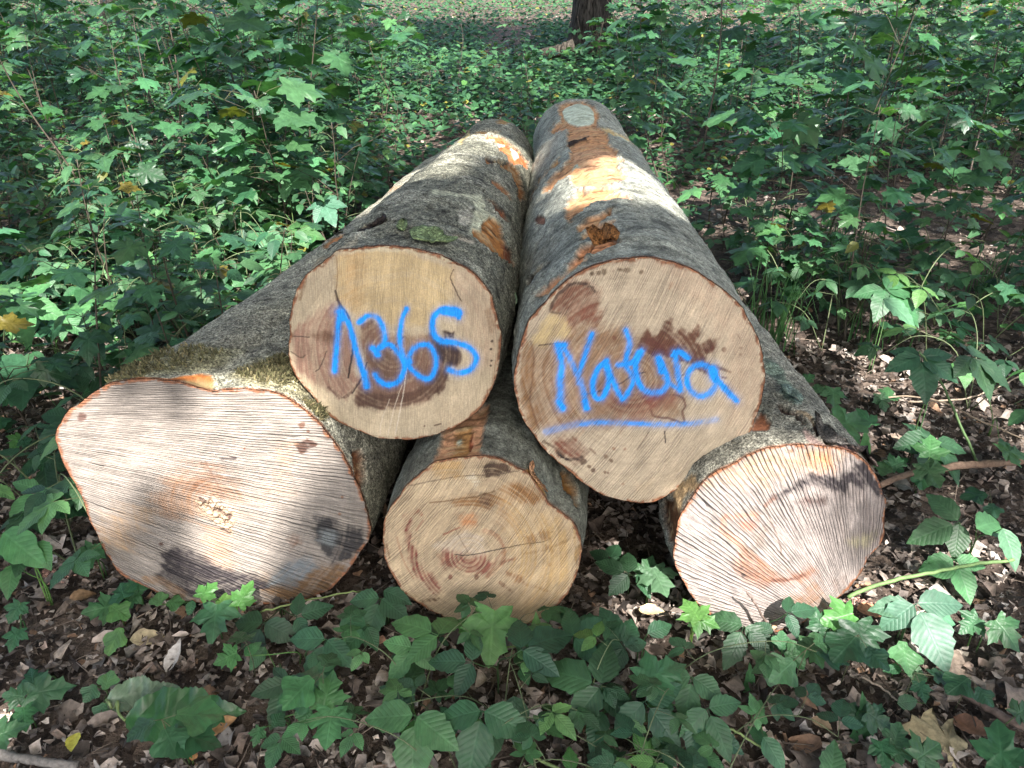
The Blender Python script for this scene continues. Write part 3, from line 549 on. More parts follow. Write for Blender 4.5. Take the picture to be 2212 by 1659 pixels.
sTR = [('rings', 850, 860, .15), ('poly', [(480,560),(620,540),(800,600),(950,690),(1080,760),(1110,900),(1120,1060),(950,1080),(700,1100),(400,1150),(290,1090),(250,900),(280,720),(330,650)], (150, 118, 86), 60, .75), ('poly', [(440,760),(640,700),(640,1000),(460,1000)], (170, 138, 104), 60, .4),
  ('poly', [(385,440),(430,370),(520,312),(600,322),(650,370),(660,450),(640,530),(560,520),(480,570),(430,480)], (136, 96, 72), 26, .8), ('line', [(390,450),(430,372),(520,312),(600,322),(640,360)], 9, (74, 54, 42), .75), ('poly', [(520,430),(620,440),(650,500),(580,520)], (130, 78, 56), 30, .6),
  ('poly', [(275,640),(340,540),(400,485),(470,512),(500,600),(440,645),(330,662)], (208, 184, 132), 16, .85), ('line', [(395,420),(385,470),(440,480)], 7, (90, 66, 48), .7), ('line', [(320,662),(440,648)], 4, (84, 62, 46), .9),
  ('poly', [(230,720),(250,640),(290,670),(300,820),(290,1000),(320,1100),(290,1160),(250,1080),(215,980),(225,850)], (146, 108, 68), 16, .6), ('line', [(275,640),(290,730),(282,860),(270,980),(300,1080),(320,1140)], 6, (110, 80, 56), .55),
  ('poly', [(870,660),(900,620),(935,570),(960,605),(1000,600),(1030,530),(1075,515),(1085,600),(1140,575),(1165,600),(1228,558),(1240,600),(1210,650),(1270,640),(1345,625),(1315,690),(1250,712),(1280,760),(1385,795),(1290,835),(1150,760),(1050,720),(960,720)], (108, 70, 48), 12, .85),
  ('poly', [(900,650),(980,610),(1080,680),(1040,720),(960,715)], (104, 58, 44), 20, .6), ('poly', [(1250,680),(1320,650),(1300,705)], (100, 56, 40), 10, .7), ('dot', 1375, 688, 16, (112, 74, 52), .85), ('line', [(1340,790),(1410,815)], 8, (104, 70, 50), .8), ('line', [(1360,845),(1385,848)], 6, (104, 70, 50), .8), ('dot', 748, 622, 14, (128, 84, 60), .8),
  ('poly', [(640,900),(900,900),(1050,930),(1130,960),(960,1060),(900,1090),(700,1020)], (140, 98, 78), 40, .55), ('poly', [(900,950),(1060,935),(1090,960),(960,1010)], (124, 66, 52), 18, .6), ('line', [(1080,945),(1135,960),(1150,1010),(1135,1040),(1140,1102),(1060,1078),(975,1066),(955,1030)], 7, (112, 78, 60), .85),
  ('poly', [(400,1205),(450,1180),(540,1200),(575,1270),(545,1312),(480,1310),(420,1260)], (128, 80, 58), 26, .75), ('line', [(430,1275),(475,1310),(545,1305),(560,1295)], 9, (62, 46, 38), .8), ('line', [(345,1210),(420,1250),(470,1300)], 9, (96, 74, 54), .6),
  ('dot', 572, 1325, 19, (92, 68, 50), .85), ('dot', 605, 1352, 10, (96, 70, 50), .8), ('dot', 628, 1372, 13, (96, 70, 50), .85), ('dot', 695, 1385, 9, (110, 82, 58), .8), ('dot', 712, 1388, 7, (110, 82, 58), .8), ('dot', 700, 1295, 14, (124, 92, 66), .7), ('dot', 728, 1318, 12, (110, 82, 58), .8), ('dot', 745, 1250, 10, (140, 92, 66), .6), ('dot', 808, 1252, 9, (140, 92, 66), .6), ('dot', 797, 1450, 8, (140, 110, 80), .7), ('line', [(610,1250),(640,1275)], 7, (120, 88, 64), .6),
  ('dot', 622, 256, 13, (104, 82, 56), .85), ('dot', 658, 252, 14, (104, 82, 56), .75), ('dot', 692, 245, 18, (104, 82, 56), .75), ('dot', 745, 240, 5, (104, 82, 56), .85), ('line', [(775,234),(828,236)], 10, (104, 82, 56), .8), ('dot', 902, 248, 13, (104, 82, 56), .8), ('line', [(1075,310),(1062,340)], 8, (170, 130, 96), .6),
  ('dot', 1468, 678, 9, (110, 80, 56), .85), ('dot', 1466, 716, 9, (110, 80, 56), .85), ('line', [(1445,600),(1470,635)], 4, (120, 90, 64), .7), ('dot', 1468, 815, 5, (120, 90, 64), .7),
  ('line', [(925,815),(850,835),(770,885),(640,930),(560,945)], 4, (70, 50, 40), .85), ('line', [(1085,850),(1230,795),(1300,770)], 3, (100, 74, 56), .6), ('line', [(1035,1150),(1040,1215)], 4, (60, 46, 38), .9), ('line', [(945,1155),(880,1255)], 3, (90, 68, 50), .7), ('poly', [(860,1440),(950,1430),(920,1500),(880,1520)], (214, 192, 156), 24, .4),
  ('poly', [(1000,180),(1300,320),(1560,640),(1580,860),(1450,1200),(1380,900),(1400,620),(1200,420)], (208, 182, 150), 90, .45)]
kTR = [([(425,660),(448,760),(440,880),(445,1020)], 24, .85), ([(435,985),(455,1020)], 24, 1), ([(425,665),(465,660)], 20, .95), ([(455,665),(505,760),(560,880),(588,1010)], 20, .78), ([(580,980),(592,1020)], 22, 1), ([(622,598),(590,690),(548,830),(545,880)], 18, .85),
  ([(705,752),(655,800),(625,880),(640,955),(680,960),(715,880),(712,800),(735,850),(765,920),(795,970)], 19, .92), ([(705,780),(730,860)], 24, 1), ([(815,578),(835,660),(812,765),(850,840),(845,900),(800,970)], 18, .86), ([(770,775),(850,760),(890,700)], 18, .95), ([(905,695),(870,770),(880,860),(920,920),(985,932),(1035,910),(1050,850),(1005,740)], 20, .93), ([(1000,740),(1020,810)], 25, 1),
  ([(1035,850),(1070,885),(1130,920)], 18, .8), ([(1090,705),(1105,790),(1125,920)], 20, .88), ([(1085,720),(1120,700),(1165,735)], 20, .92), ([(1310,800),(1240,772),(1180,800),(1160,860),(1185,925),(1240,952),(1300,925),(1330,865),(1305,800)], 20, .86), ([(1300,800),(1350,880),(1440,975)], 22, .9), ([(1305,800),(1325,860)], 30, 1),
  ([(360,1155),(500,1118),(640,1102),(800,1105)], 19, .48), ([(560,1112),(640,1102),(800,1105),(1000,1112),(1150,1110),(1240,1100)], 16, .72), ([(1200,1105),(1330,1085)], 18, .4)]
sCB = [('rings', 820, 1085, .26), ('poly', [(700,690),(900,650),(1100,600),(1180,560),(1370,660),(1330,700),(1100,690),(950,725),(850,740)], (158, 116, 70), 30, .75), ('line', [(540,700),(700,682),(900,648),(1010,615)], 6, (126, 94, 60), .8), ('poly', [(900,640),(980,640),(960,720),(910,700)], (112, 84, 60), 20, .6),
  ('poly', [(560,1010),(680,950),(800,915),(920,960),(950,1050),(900,1095),(800,1080),(700,1075)], (204, 186, 158), 24, .8), ('poly', [(430,520),(650,520),(850,490),(890,560),(860,610),(620,640),(430,680)], (208, 186, 148), 30, .6), ('poly', [(820,520),(860,490),(890,545),(870,600)], (218, 204, 172), 10, .7),
  ('line', [(380,840),(382,960),(415,1080),(450,1180),(520,1260),(590,1335)], 30, (136, 82, 64), .72), ('line', [(355,800),(440,760),(480,790)], 16, (146, 92, 68), .5), ('poly', [(470,1200),(560,1220),(600,1330),(540,1330)], (140, 86, 66), 24, .6), ('line', [(300,950),(340,1100),(420,1250)], 7, (168, 120, 90), .5), ('line', [(440,900),(490,830)], 8, (150, 100, 76), .5),
  ('poly', [(640,1060),(780,1090),(940,1090),(990,1150),(960,1215),(860,1205),(760,1150),(640,1160)], (138, 84, 66), 30, .72), ('line', [(600,1080),(660,1140),(780,1180),(900,1200),(1000,1140),(1060,1060)], 12, (150, 98, 74), .45), ('line', [(930,900),(1020,940),(1080,1040),(1050,1150),(960,1230)], 16, (168, 118, 84), .45), ('line', [(1060,1140),(1160,1100)], 14, (140, 92, 66), .55),
  ('poly', [(1230,950),(1290,930),(1320,985),(1275,1012)], (112, 70, 46), 10, .85), ('poly', [(1330,910),(1390,905),(1410,960),(1330,975)], (112, 72, 46), 10, .85), ('line', [(1400,915),(1425,1000)], 4, (100, 66, 44), .8), ('line', [(640,930),(755,880)], 7, (140, 70, 50), .7), ('poly', [(760,800),(850,790),(850,860),(770,880)], (206, 146, 96), 30, .6),
  ('line', [(720,1075),(830,1080),(1000,1045),(1200,1005),(1390,975),(1400,930),(1430,908)], 4, (44, 32, 26), .9), ('line', [(720,880),(770,980),(820,1070)], 3, (110, 80, 60), .7), ('line', [(1230,1070),(1400,1030),(1590,950)], 9, (112, 88, 62), .6), ('poly', [(1370,1010),(1430,1010),(1430,1050),(1380,1050)], (120, 92, 70), 10, .7),
  ('poly', [(935,440),(1000,408),(1100,410),(1115,470),(1000,505),(960,520)], (86, 66, 48), 18, .8), ('line', [(395,575),(650,525),(850,500),(1000,500),(1190,465)], 5, (90, 72, 54), .65), ('poly', [(560,420),(760,380),(760,500),(600,500)], (206, 168, 110), 30, .5),
  ('dot', 690, 1240, 18, (128, 76, 56), .8), ('dot', 880, 1240, 20, (116, 76, 52), .8), ('poly', [(1100,1210),(1200,1240),(1260,1300),(1180,1270)], (132, 86, 60), 14, .7), ('line', [(1050,1280),(1130,1340)], 10, (128, 92, 64), .6), ('line', [(1280,1300),(1390,1340)], 10, (132, 98, 68), .55), ('dot', 1410, 1150, 14, (170, 124, 76), .6), ('line', [(490,1410),(600,1400)], 10, (110, 84, 58), .6), ('line', [(310,1230),(350,1290)], 12, (90, 70, 52), .7), ('line', [(225,1000),(245,1100)], 8, (120, 88, 58), .6), ('poly', [(1590,1020),(1630,1010),(1610,1150),(1590,1130)], (84, 66, 52), 12, .7),
  ('poly', [(1040,700),(1180,830),(1200,930),(1040,860)], (180, 150, 116), 40, .45), ('poly', [(1100,700),(1600,900),(1600,1250),(1250,1500),(1150,1000)], (210, 172, 108), 90, .35)]
sRB = [('rings', 960, 950, .15), ('poly', [(450,540),(900,310),(1300,300),(1450,330),(1100,480),(700,560)], (186, 152, 112), 60, .4), ('poly', [(1200,330),(1330,320),(1370,440),(1280,460)], (200, 140, 96), 40, .6), ('poly', [(1350,560),(1720,560),(1720,860),(1600,1000),(1450,960)], (150, 138, 128), 80, .6), ('poly', [(1450,640),(1560,620),(1540,800),(1480,840)], (190, 178, 166), 40, .5),
  ('poly', [(950,625),(1060,560),(1110,510),(1200,470),(1350,480),(1410,520),(1480,410),(1580,385),(1660,480),(1710,600),(1620,590),(1500,530),(1420,590),(1330,575),(1230,535),(1130,575),(1050,605)], (50, 44, 44), 26, .9), ('poly', [(1100,660),(1200,610),(1340,630),(1300,680),(1160,690)], (96, 78, 70), 24, .75), ('line', [(890,690),(960,625)], 16, (130, 96, 78), .6),
  ('line', [(610,870),(620,770),(740,750),(840,745)], 26, (180, 126, 96), .55), ('poly', [(720,790),(830,770),(850,830),(760,860)], (176, 108, 80), 24, .6), ('line', [(640,880),(720,950),(740,1010)], 24, (206, 150, 116), .5), ('poly', [(880,820),(940,810),(870,960),(790,1000)], (136, 120, 104), 30, .6),
  ('poly', [(700,1110),(760,1000),(860,1060),(950,1150),(1100,1180),(1200,1110),(1250,1140),(1080,1230),(960,1200),(890,1240),(760,1170)], (146, 106, 82), 34, .65), ('dot', 745, 1160, 18, (66, 56, 50), .8), ('dot', 735, 1110, 14, (90, 72, 60), .7), ('line', [(950,1195),(1080,1190),(1160,1160)], 12, (104, 70, 54), .8), ('poly', [(1050,1330),(1250,1240),(1300,1400),(1150,1440)], (150, 114, 84), 50, .6),
  ('line', [(890,680),(960,850),(1000,960),(1005,1020)], 6, (96, 78, 64), .8), ('line', [(1000,1000),(1060,1140)], 4, (120, 98, 80), .6), ('dot', 1075, 305, 14, (150, 96, 66), .7), ('poly', [(1370,1180),(1430,1170),(1430,1270),(1380,1260)], (110, 92, 80), 20, .7), ('poly', [(1480,930),(1620,880),(1600,960)], (196, 186, 140), 30, .5)]

MW = {k: mat_wood('sawn beech '+n_, a_, d_, b_) for k, n_, a_, d_, b_ in (('LB', 'coarse grooves', .34, .60, .005), ('TL', 'fine saw lines', .17, .84, .0015), ('TR', 'slanting saw lines', .2, .76, .002), ('CB', 'ribbed saw lines', .22, .70, .0028), ('RB', 'deep grooves', .36, .58, .006))}
grp = 'felled beech logs stacked in the pile'
log('LB', 'large flared butt log at lower left with mossy top and black-stained grooved face', 1.55, R(7), (-.29, 4.45, .32), .285, .42, (MW['LB'], M_BARK), sLB, (147, 139, 127), fan_lb, bark=bark_fn((154, 153, 134), .4, pLB, ((164, 164, 142), .6), .5), disp=disp_lb, grid=320, ratio=.95)
far = on_plane([(1070, 347)], np.array([0, 3.95, 0]), np.array([0, -1., 0]))[0]
log('TL', 'upper left log with a blue number sprayed on its face and rough dark bark', 1.62, R(-2), far, 82*depth(far)/F, .8, (MW['TL'], M_BARK), sTL, (196, 179, 146), fan_par(R(3), 9.5), sk=.35, strokes=kTL, bark=bark_fn((126, 127, 110), .6, pTL, ((172, 172, 152), .65), .9), relief=.008, nl=300, writing='blue spray painted number 1365')
far = on_plane([(1247, 306)], np.array([0, 4.25, 0]), np.array([0, -1., 0]))[0]
log('TR', 'upper right log with a blue underlined word and peeled orange bark strips on top', 1.55, R(-1), far, 90*depth(far)/F, .8, (MW['TR'], M_BARK_SMOOTH), sTR, (196, 179, 149), fan_par(R(28), 12, .14), sk=.6, strokes=kTR, bark=bark_fn((148, 151, 136), .38, pTR, ((150, 157, 146), .55), .6), nl=320, writing='blue spray painted word Natura with an underline')
log('CB', 'middle bottom log with plain reddish ringed face under the two sprayed logs', 1.48, R(-3), (.22, 4.3, .22), .19, .7, (MW['CB'], M_BARK_SMOOTH), sCB, (194, 172, 136), fan_par(R(33), 15, .2), sk=.6, bark=bark_fn((114, 117, 104), .4, pCB, ((120, 128, 118), .4), .3), na=300, nl=160)
log('RB', 'lower right log with pale grooved face and a black smear near its rim', 1.46, R(-2), (.71, 4.2, .22), .2, .6, (MW['RB'], M_BARK), sRB, (150, 141, 132), fan_rb, bark=bark_fn((150, 149, 132), .5, pRB, ((160, 164, 150), .5), .5), na=300, nl=180, relief=.008)

# moss on the flared log: short tufts standing on the bark
def moss():
    L = LOG['LB']; mb = MB(); zp = fromP('LB', L['zP'])
    for poly, cnt in (([(330,215),(520,150),(700,75),(900,30),(1090,50),(1050,110),(900,140),(760,180),(620,195),(480,220)], 850), ([(1160,205),(1280,150),(1380,110),(1480,90),(1520,160),(1560,260),(1480,255),(1400,230),(1280,230),(1200,225)], 560), ([(1590,340),(1650,370),(1720,440),(1680,440),(1620,390)], 200), ([(60,540),(110,500),(100,640),(70,640)], 160)):
        ix = np.where(inside(zp+np.stack([wrap_noise(zp, 8, 40, 70), wrap_noise(zp, 9, 40, 70)], 1), poly) & L['vis'] & (L['dd'] > .006) & (L['dd'] < .9))[0]
        if not len(ix): continue
        for i in rng.choice(ix, cnt):
            p = L['flat'][i]-L['off']+rng.normal(0, .004, 3); n = L['nrm'][i]
            for _ in range(3):
                d = n*.8+rng.normal(0, .7, 3); d /= np.linalg.norm(d); h = rng.uniform(.005, .014); s = np.cross(d, rng.normal(0, 1, 3)); s /= np.linalg.norm(s); w = rng.uniform(.0012, .003)
                c = np.array([.095, .092, .042])*rng.uniform(.5, 1.5)+(np.array([.12, .09, .05])*rng.uniform(.3, 1) if rng.random() < .25 else 0)
                mb.add([p-s*w-n*.002, p+s*w-n*.002, p+d*h+s*w*.4, p+d*h*1.1-s*w*.4], None, [(0, 1, 2, 3)], None, c)
    tag(mb.build('moss', M_MOSS, L['root'], False), kind='stuff')
moss()

# lifted slabs of bark, children of their logs
def flake(key, zk, poly, colr, lift=.012, name='bark_flake', curl=.01):
    L = LOG[key]; P = toP(zk, poly); cen = P.mean(0)
    pts = []; zP = L['zP']; vi = np.where(L['vis'])[0]
    ring = smooth_line(np.vstack([P, P[:1]]), 3)[:-1]; ring = ring+rng.normal(0, .8, ring.shape); m = len(ring)
    rows = [(cen[None]*(1-f)+ring*f) for f in (.35, .7, 1.0)]; allp = np.vstack([[cen]]+rows)
    V = []
    for k, p in enumerate(allp):
        j = vi[np.argmin(((zP[vi]-p)**2).sum(1))]; f = 0 if k == 0 else (.35, .7, 1.)[(k-1)//m]
        V.append(L['flat'][j]-L['off']+L['nrm'][j]*(lift*.5+curl*f*f*rng.uniform(.3, 1.1)))
    V = np.array(V); N = L['nrm'][vi[np.argmin(((zP[vi]-cen)**2).sum(1))]]
    tri = [(0, 1+j, 1+(j+1) % m) for j in range(m)]; q = []
    for r_ in range(2):
        for j in range(m): a_ = 1+r_*m+j; b_ = 1+r_*m+(j+1) % m; q.append((a_, a_+m, b_+m, b_))
    V2 = np.vstack([V, V-N*.004]); nv = len(V); tri2 = [(a+nv, c+nv, b+nv) for a, b, c in tri]; q2 = [(a+nv, d+nv, c+nv, b+nv) for a, b, c, d in q]
    q3 = [(1+2*m+j, 1+2*m+j+nv, 1+2*m+(j+1) % m+nv, 1+2*m+(j+1) % m) for j in range(m)]
    c = lin(colr)[None]*rng.uniform(.7, 1.3, (len(V2), 1)); c = np.concatenate([c, np.full((len(c), 1), .8)], 1)
    return build(name, V2, [np.array(tri+tri2), np.array(q+q2+q3)], M_BARK, L['root'], None, c)
flake('TL', 'TL2', [(850,1330),(1000,1290),(1150,1320),(1220,1370),(1350,1420),(1180,1440),(1060,1410),(930,1400)], (116, 134, 92))
flake('TL', 'TL2', [(720,1270),(790,1245),(835,1260),(825,1300),(750,1305)], (116, 134, 92))
flake('TL', 'TL2', [(430,1245),(500,1190),(600,1150),(620,1185),(540,1235),(470,1260)], (58, 50, 44))
flake('LB', 'TL2', [(50,1300),(90,1280),(160,1280),(140,1310),(70,1330)], (110, 106, 92))
flake('TR', 'TOP', [(1370,1330),(1480,1278),(1640,1335),(1560,1330),(1480,1300),(1400,1345)], (150, 104, 60), .02, 'bark_flake', .02)
flake('RB', 'RB2', [(268,300),(310,300),(400,395),(350,392),(300,350)], (126, 146, 132), .02)
flake('RB', 'RB2', [(470,470),(560,560),(690,670),(640,660),(540,600)], (110, 106, 98), .02)
flake('RB', 'RB2', [(690,660),(780,700),(850,800),(790,760),(720,700)], (104, 92, 84), .018)
flake('CB', 'CB', [(1240,460),(1265,430),(1280,440),(1262,490),(1300,540),(1360,640),(1330,610),(1270,530)], (196, 150, 110), .012)
# ------------------------------------------------------------------ leaf shapes (unit length, tip along +y)
def maple_shape(narrow=1.0):
    h = np.array([(.03,0),(.14,-.07),(.35,-.11),(.32,.02),(.28,.09),(.42,.12),(.47,.25),(.60,.40),(.46,.41),(.36,.50),(.24,.46),(.27,.61),(.32,.72),(.18,.75),(.10,.88),(0,1.0)])
    h = h*np.array([narrow, 1])
    return np.vstack([h, (h[:-1]*np.array([-1, 1]))[::-1]])
MAPLES = [maple_shape(1.0), maple_shape(.86), maple_shape(1.12)]
def lobed(k):
    """soft lobed seedling leaf"""
    a = np.linspace(-np.pi*.92, np.pi*.92, 34); r = .44+.10*np.cos(3*a)*np.cos(a*.5)**.5 if False else .46+.085*np.cos(5*a*.78)
    return np.stack([r*np.sin(a)*1.05, .44+r*np.cos(a)], 1)
LOBED = lobed(0)
MAPLE_IN = np.array([(0, .02), (0, .3), (0, .62)])
def leaf_maple(mb, base, tip, nrm, size, col, bend=.12, shape=None, fold=.1):
    S = MAPLES[rng.integers(3)] if shape is None else shape
    S = S*(1+rng.normal(0, .035, S.shape)*(np.abs(S) > .02))
    c0 = np.array([[0, .30]]); mid = S*.55+c0*.45
    P = np.vstack([c0, mid, S]); n = len(S)
    x, y = P[:, 0], P[:, 1]
    z = -bend*((x*1.1)**2+(y-.2)**2*np.sign(y-.0)*.8)+fold*np.abs(x)*.8-.02
    z = z+rng.normal(0, .012, len(z))+.03*np.sin(9*np.arctan2(x, y+.1))
    tri = [(0, 1+j, 1+(j+1) % n) for j in range(n)]; q = [(1+j, 1+n+j, 1+n+(j+1) % n, 1+(j+1) % n) for j in range(n)]
    side = np.cross(tip, nrm); side /= np.linalg.norm(side)+1e-9; up = np.cross(side, tip); up /= np.linalg.norm(up)+1e-9
    W = base+size*(x[:, None]*side+y[:, None]*tip+z[:, None]*up)
    mb.add(W, tri, q, P, col)
def ovate(n, w=.31, tooth=.03):
    t = np.linspace(0, 1, n); p = np.sin(np.pi*t**.78)**.85*w*(1-.25*t)
    p = p+tooth*(np.arange(n) % 2)*np.sin(np.pi*t); p[0] = .012; p[-1] = 0; return t, p
def leaf_oval(mb, base, tip, nrm, size, col, w=.31, bend=.25, fold=.18, n=13, tooth=.028, wave=.02):
    t, p = ovate(n, w, tooth); p = p*(1+rng.normal(0, .05, n))
    y = np.concatenate([t, t, t, t, t]); x = np.concatenate([-p, -p*.5, 0*p, p*.5, p])
    z = -bend*y*y+fold*np.abs(x)-.3*bend*(x/w)**2*.35+wave*np.sin(y*26+np.sign(x)*1.0)*np.abs(x)/w
    z = z+rng.normal(0, .006, len(z))
    q = []
    for r_ in range(4):
        for k in range(n-1): a = r_*n+k; q.append((a, a+n, a+n+1, a+1))
    side = np.cross(tip, nrm); side /= np.linalg.norm(side)+1e-9; up = np.cross(side, tip); up /= np.linalg.norm(up)+1e-9
    W = base+size*(x[:, None]*side+y[:, None]*tip+z[:, None]*up)
    mb.add(W, None, q, np.stack([x, y], 1), col)
def rot_about(v, ax, a):
    ax = ax/np.linalg.norm(ax); return v*math.cos(a)+np.cross(ax, v)*math.sin(a)+ax*(ax@v)*(1-math.cos(a))
def trifoliate(mb, j, tip, nrm, size, col, five=False):
    nrm = nrm/np.linalg.norm(nrm)
    for ang, s in ([(0, 1.0), (1.25, .82), (-1.25, .82)] if not five else [(0, 1.0), (.95, .9), (-.95, .9), (1.95, .68), (-1.95, .68)]):
        d = rot_about(tip, nrm, ang+rng.normal(0, .1)); d = d-nrm*rng.uniform(-.05, .25); d /= np.linalg.norm(d)
        n2 = nrm+rng.normal(0, .13, 3); st = size*(.16 if ang == 0 else .04)
        mb.tube([j, j+d*st*.5, j+d*(st+.01*size)], .0011, .0009, 4, col)
        leaf_oval(mb, j+d*st, d, n2, size*s*rng.uniform(.92, 1.06), np.asarray(col)*rng.uniform(.85, 1.15), w=rng.uniform(.29, .36), bend=rng.uniform(.1, .32))
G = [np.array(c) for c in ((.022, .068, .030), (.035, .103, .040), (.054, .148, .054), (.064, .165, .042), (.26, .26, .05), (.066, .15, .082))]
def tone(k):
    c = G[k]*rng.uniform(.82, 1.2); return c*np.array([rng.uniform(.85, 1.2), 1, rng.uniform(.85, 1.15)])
def unit(v): v = np.asarray(v, float); return v/(np.linalg.norm(v)+1e-9)

# ------------------------------------------------------------------ foreground plants, one by one
# entry: (kind, px, py, size px, tip direction on the picture in degrees clockwise from up, height above soil, tone)
def hero(name, label, cat, entries, root_off=(0, .03), group=None, mat=None):
    ps = []
    for e in entries: ps.append(on_z(e[1], e[2], e[5]))
    b = np.mean([p[:2] for p in ps], 0)+np.array(root_off); g = np.array([b[0], b[1], float(gz(b[0], b[1])[0])])
    root = empty(name, g, label, cat, group); lf = MB(); st = MB()
    for (kd, px, py, s, rt, h, tn), p in zip(entries, ps):
        size = s*depth(p)/F*1.08; a = R(rt); tip = unit([math.sin(a), math.cos(a), -.12+rng.normal(0, .08)])
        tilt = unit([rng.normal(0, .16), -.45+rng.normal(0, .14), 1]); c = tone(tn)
        tip = unit(tip-tilt*(tip@tilt)*.9)
        w = p-g
        if kd == 'M': base = w-tip*size*.42; leaf_maple(lf, base, tip, tilt, size*.98, c, bend=rng.uniform(.05, .25))
        elif kd == 'L': base = w-tip*size*.42; leaf_maple(lf, base, tip, tilt, size, c, bend=.1, shape=LOBED)
        elif kd == 'T': base = w; trifoliate(lf, base, tip, tilt, size, c)
        elif kd == 'F': base = w; trifoliate(lf, base, tip, tilt, size, c, True)
        elif kd == 'O': base = w-tip*size*.45; leaf_oval(lf, base, tip, tilt, size, c)
        elif kd == 'V': base = w-np.array([0, 0, size*.5]); leaf_oval(lf, base, unit([.12, .1, 1]), unit([.4, -1, .2]), size, c, w=.2)
        foot = np.array([rng.normal(0, .006), rng.normal(0, .006), -.01]); m_ = foot*.45+base*.55+np.array([0, 0, .25*max(base[2], .03)])
        st.tube(smooth_line([foot, foot+np.array([0, 0, max(.02, base[2]*.6)]), m_, base], 4), .0022, .0011, 5, c*np.array([1.5, 1.1, .8]))
    lf.build('foliage', M_BRAM if entries[0][0] in 'TFOV' else M_MAPLE, root); st.build('stem', M_STEM, root)
    return root
gS, gB = 'maple seedlings in the foreground', 'bramble plants in the foreground'
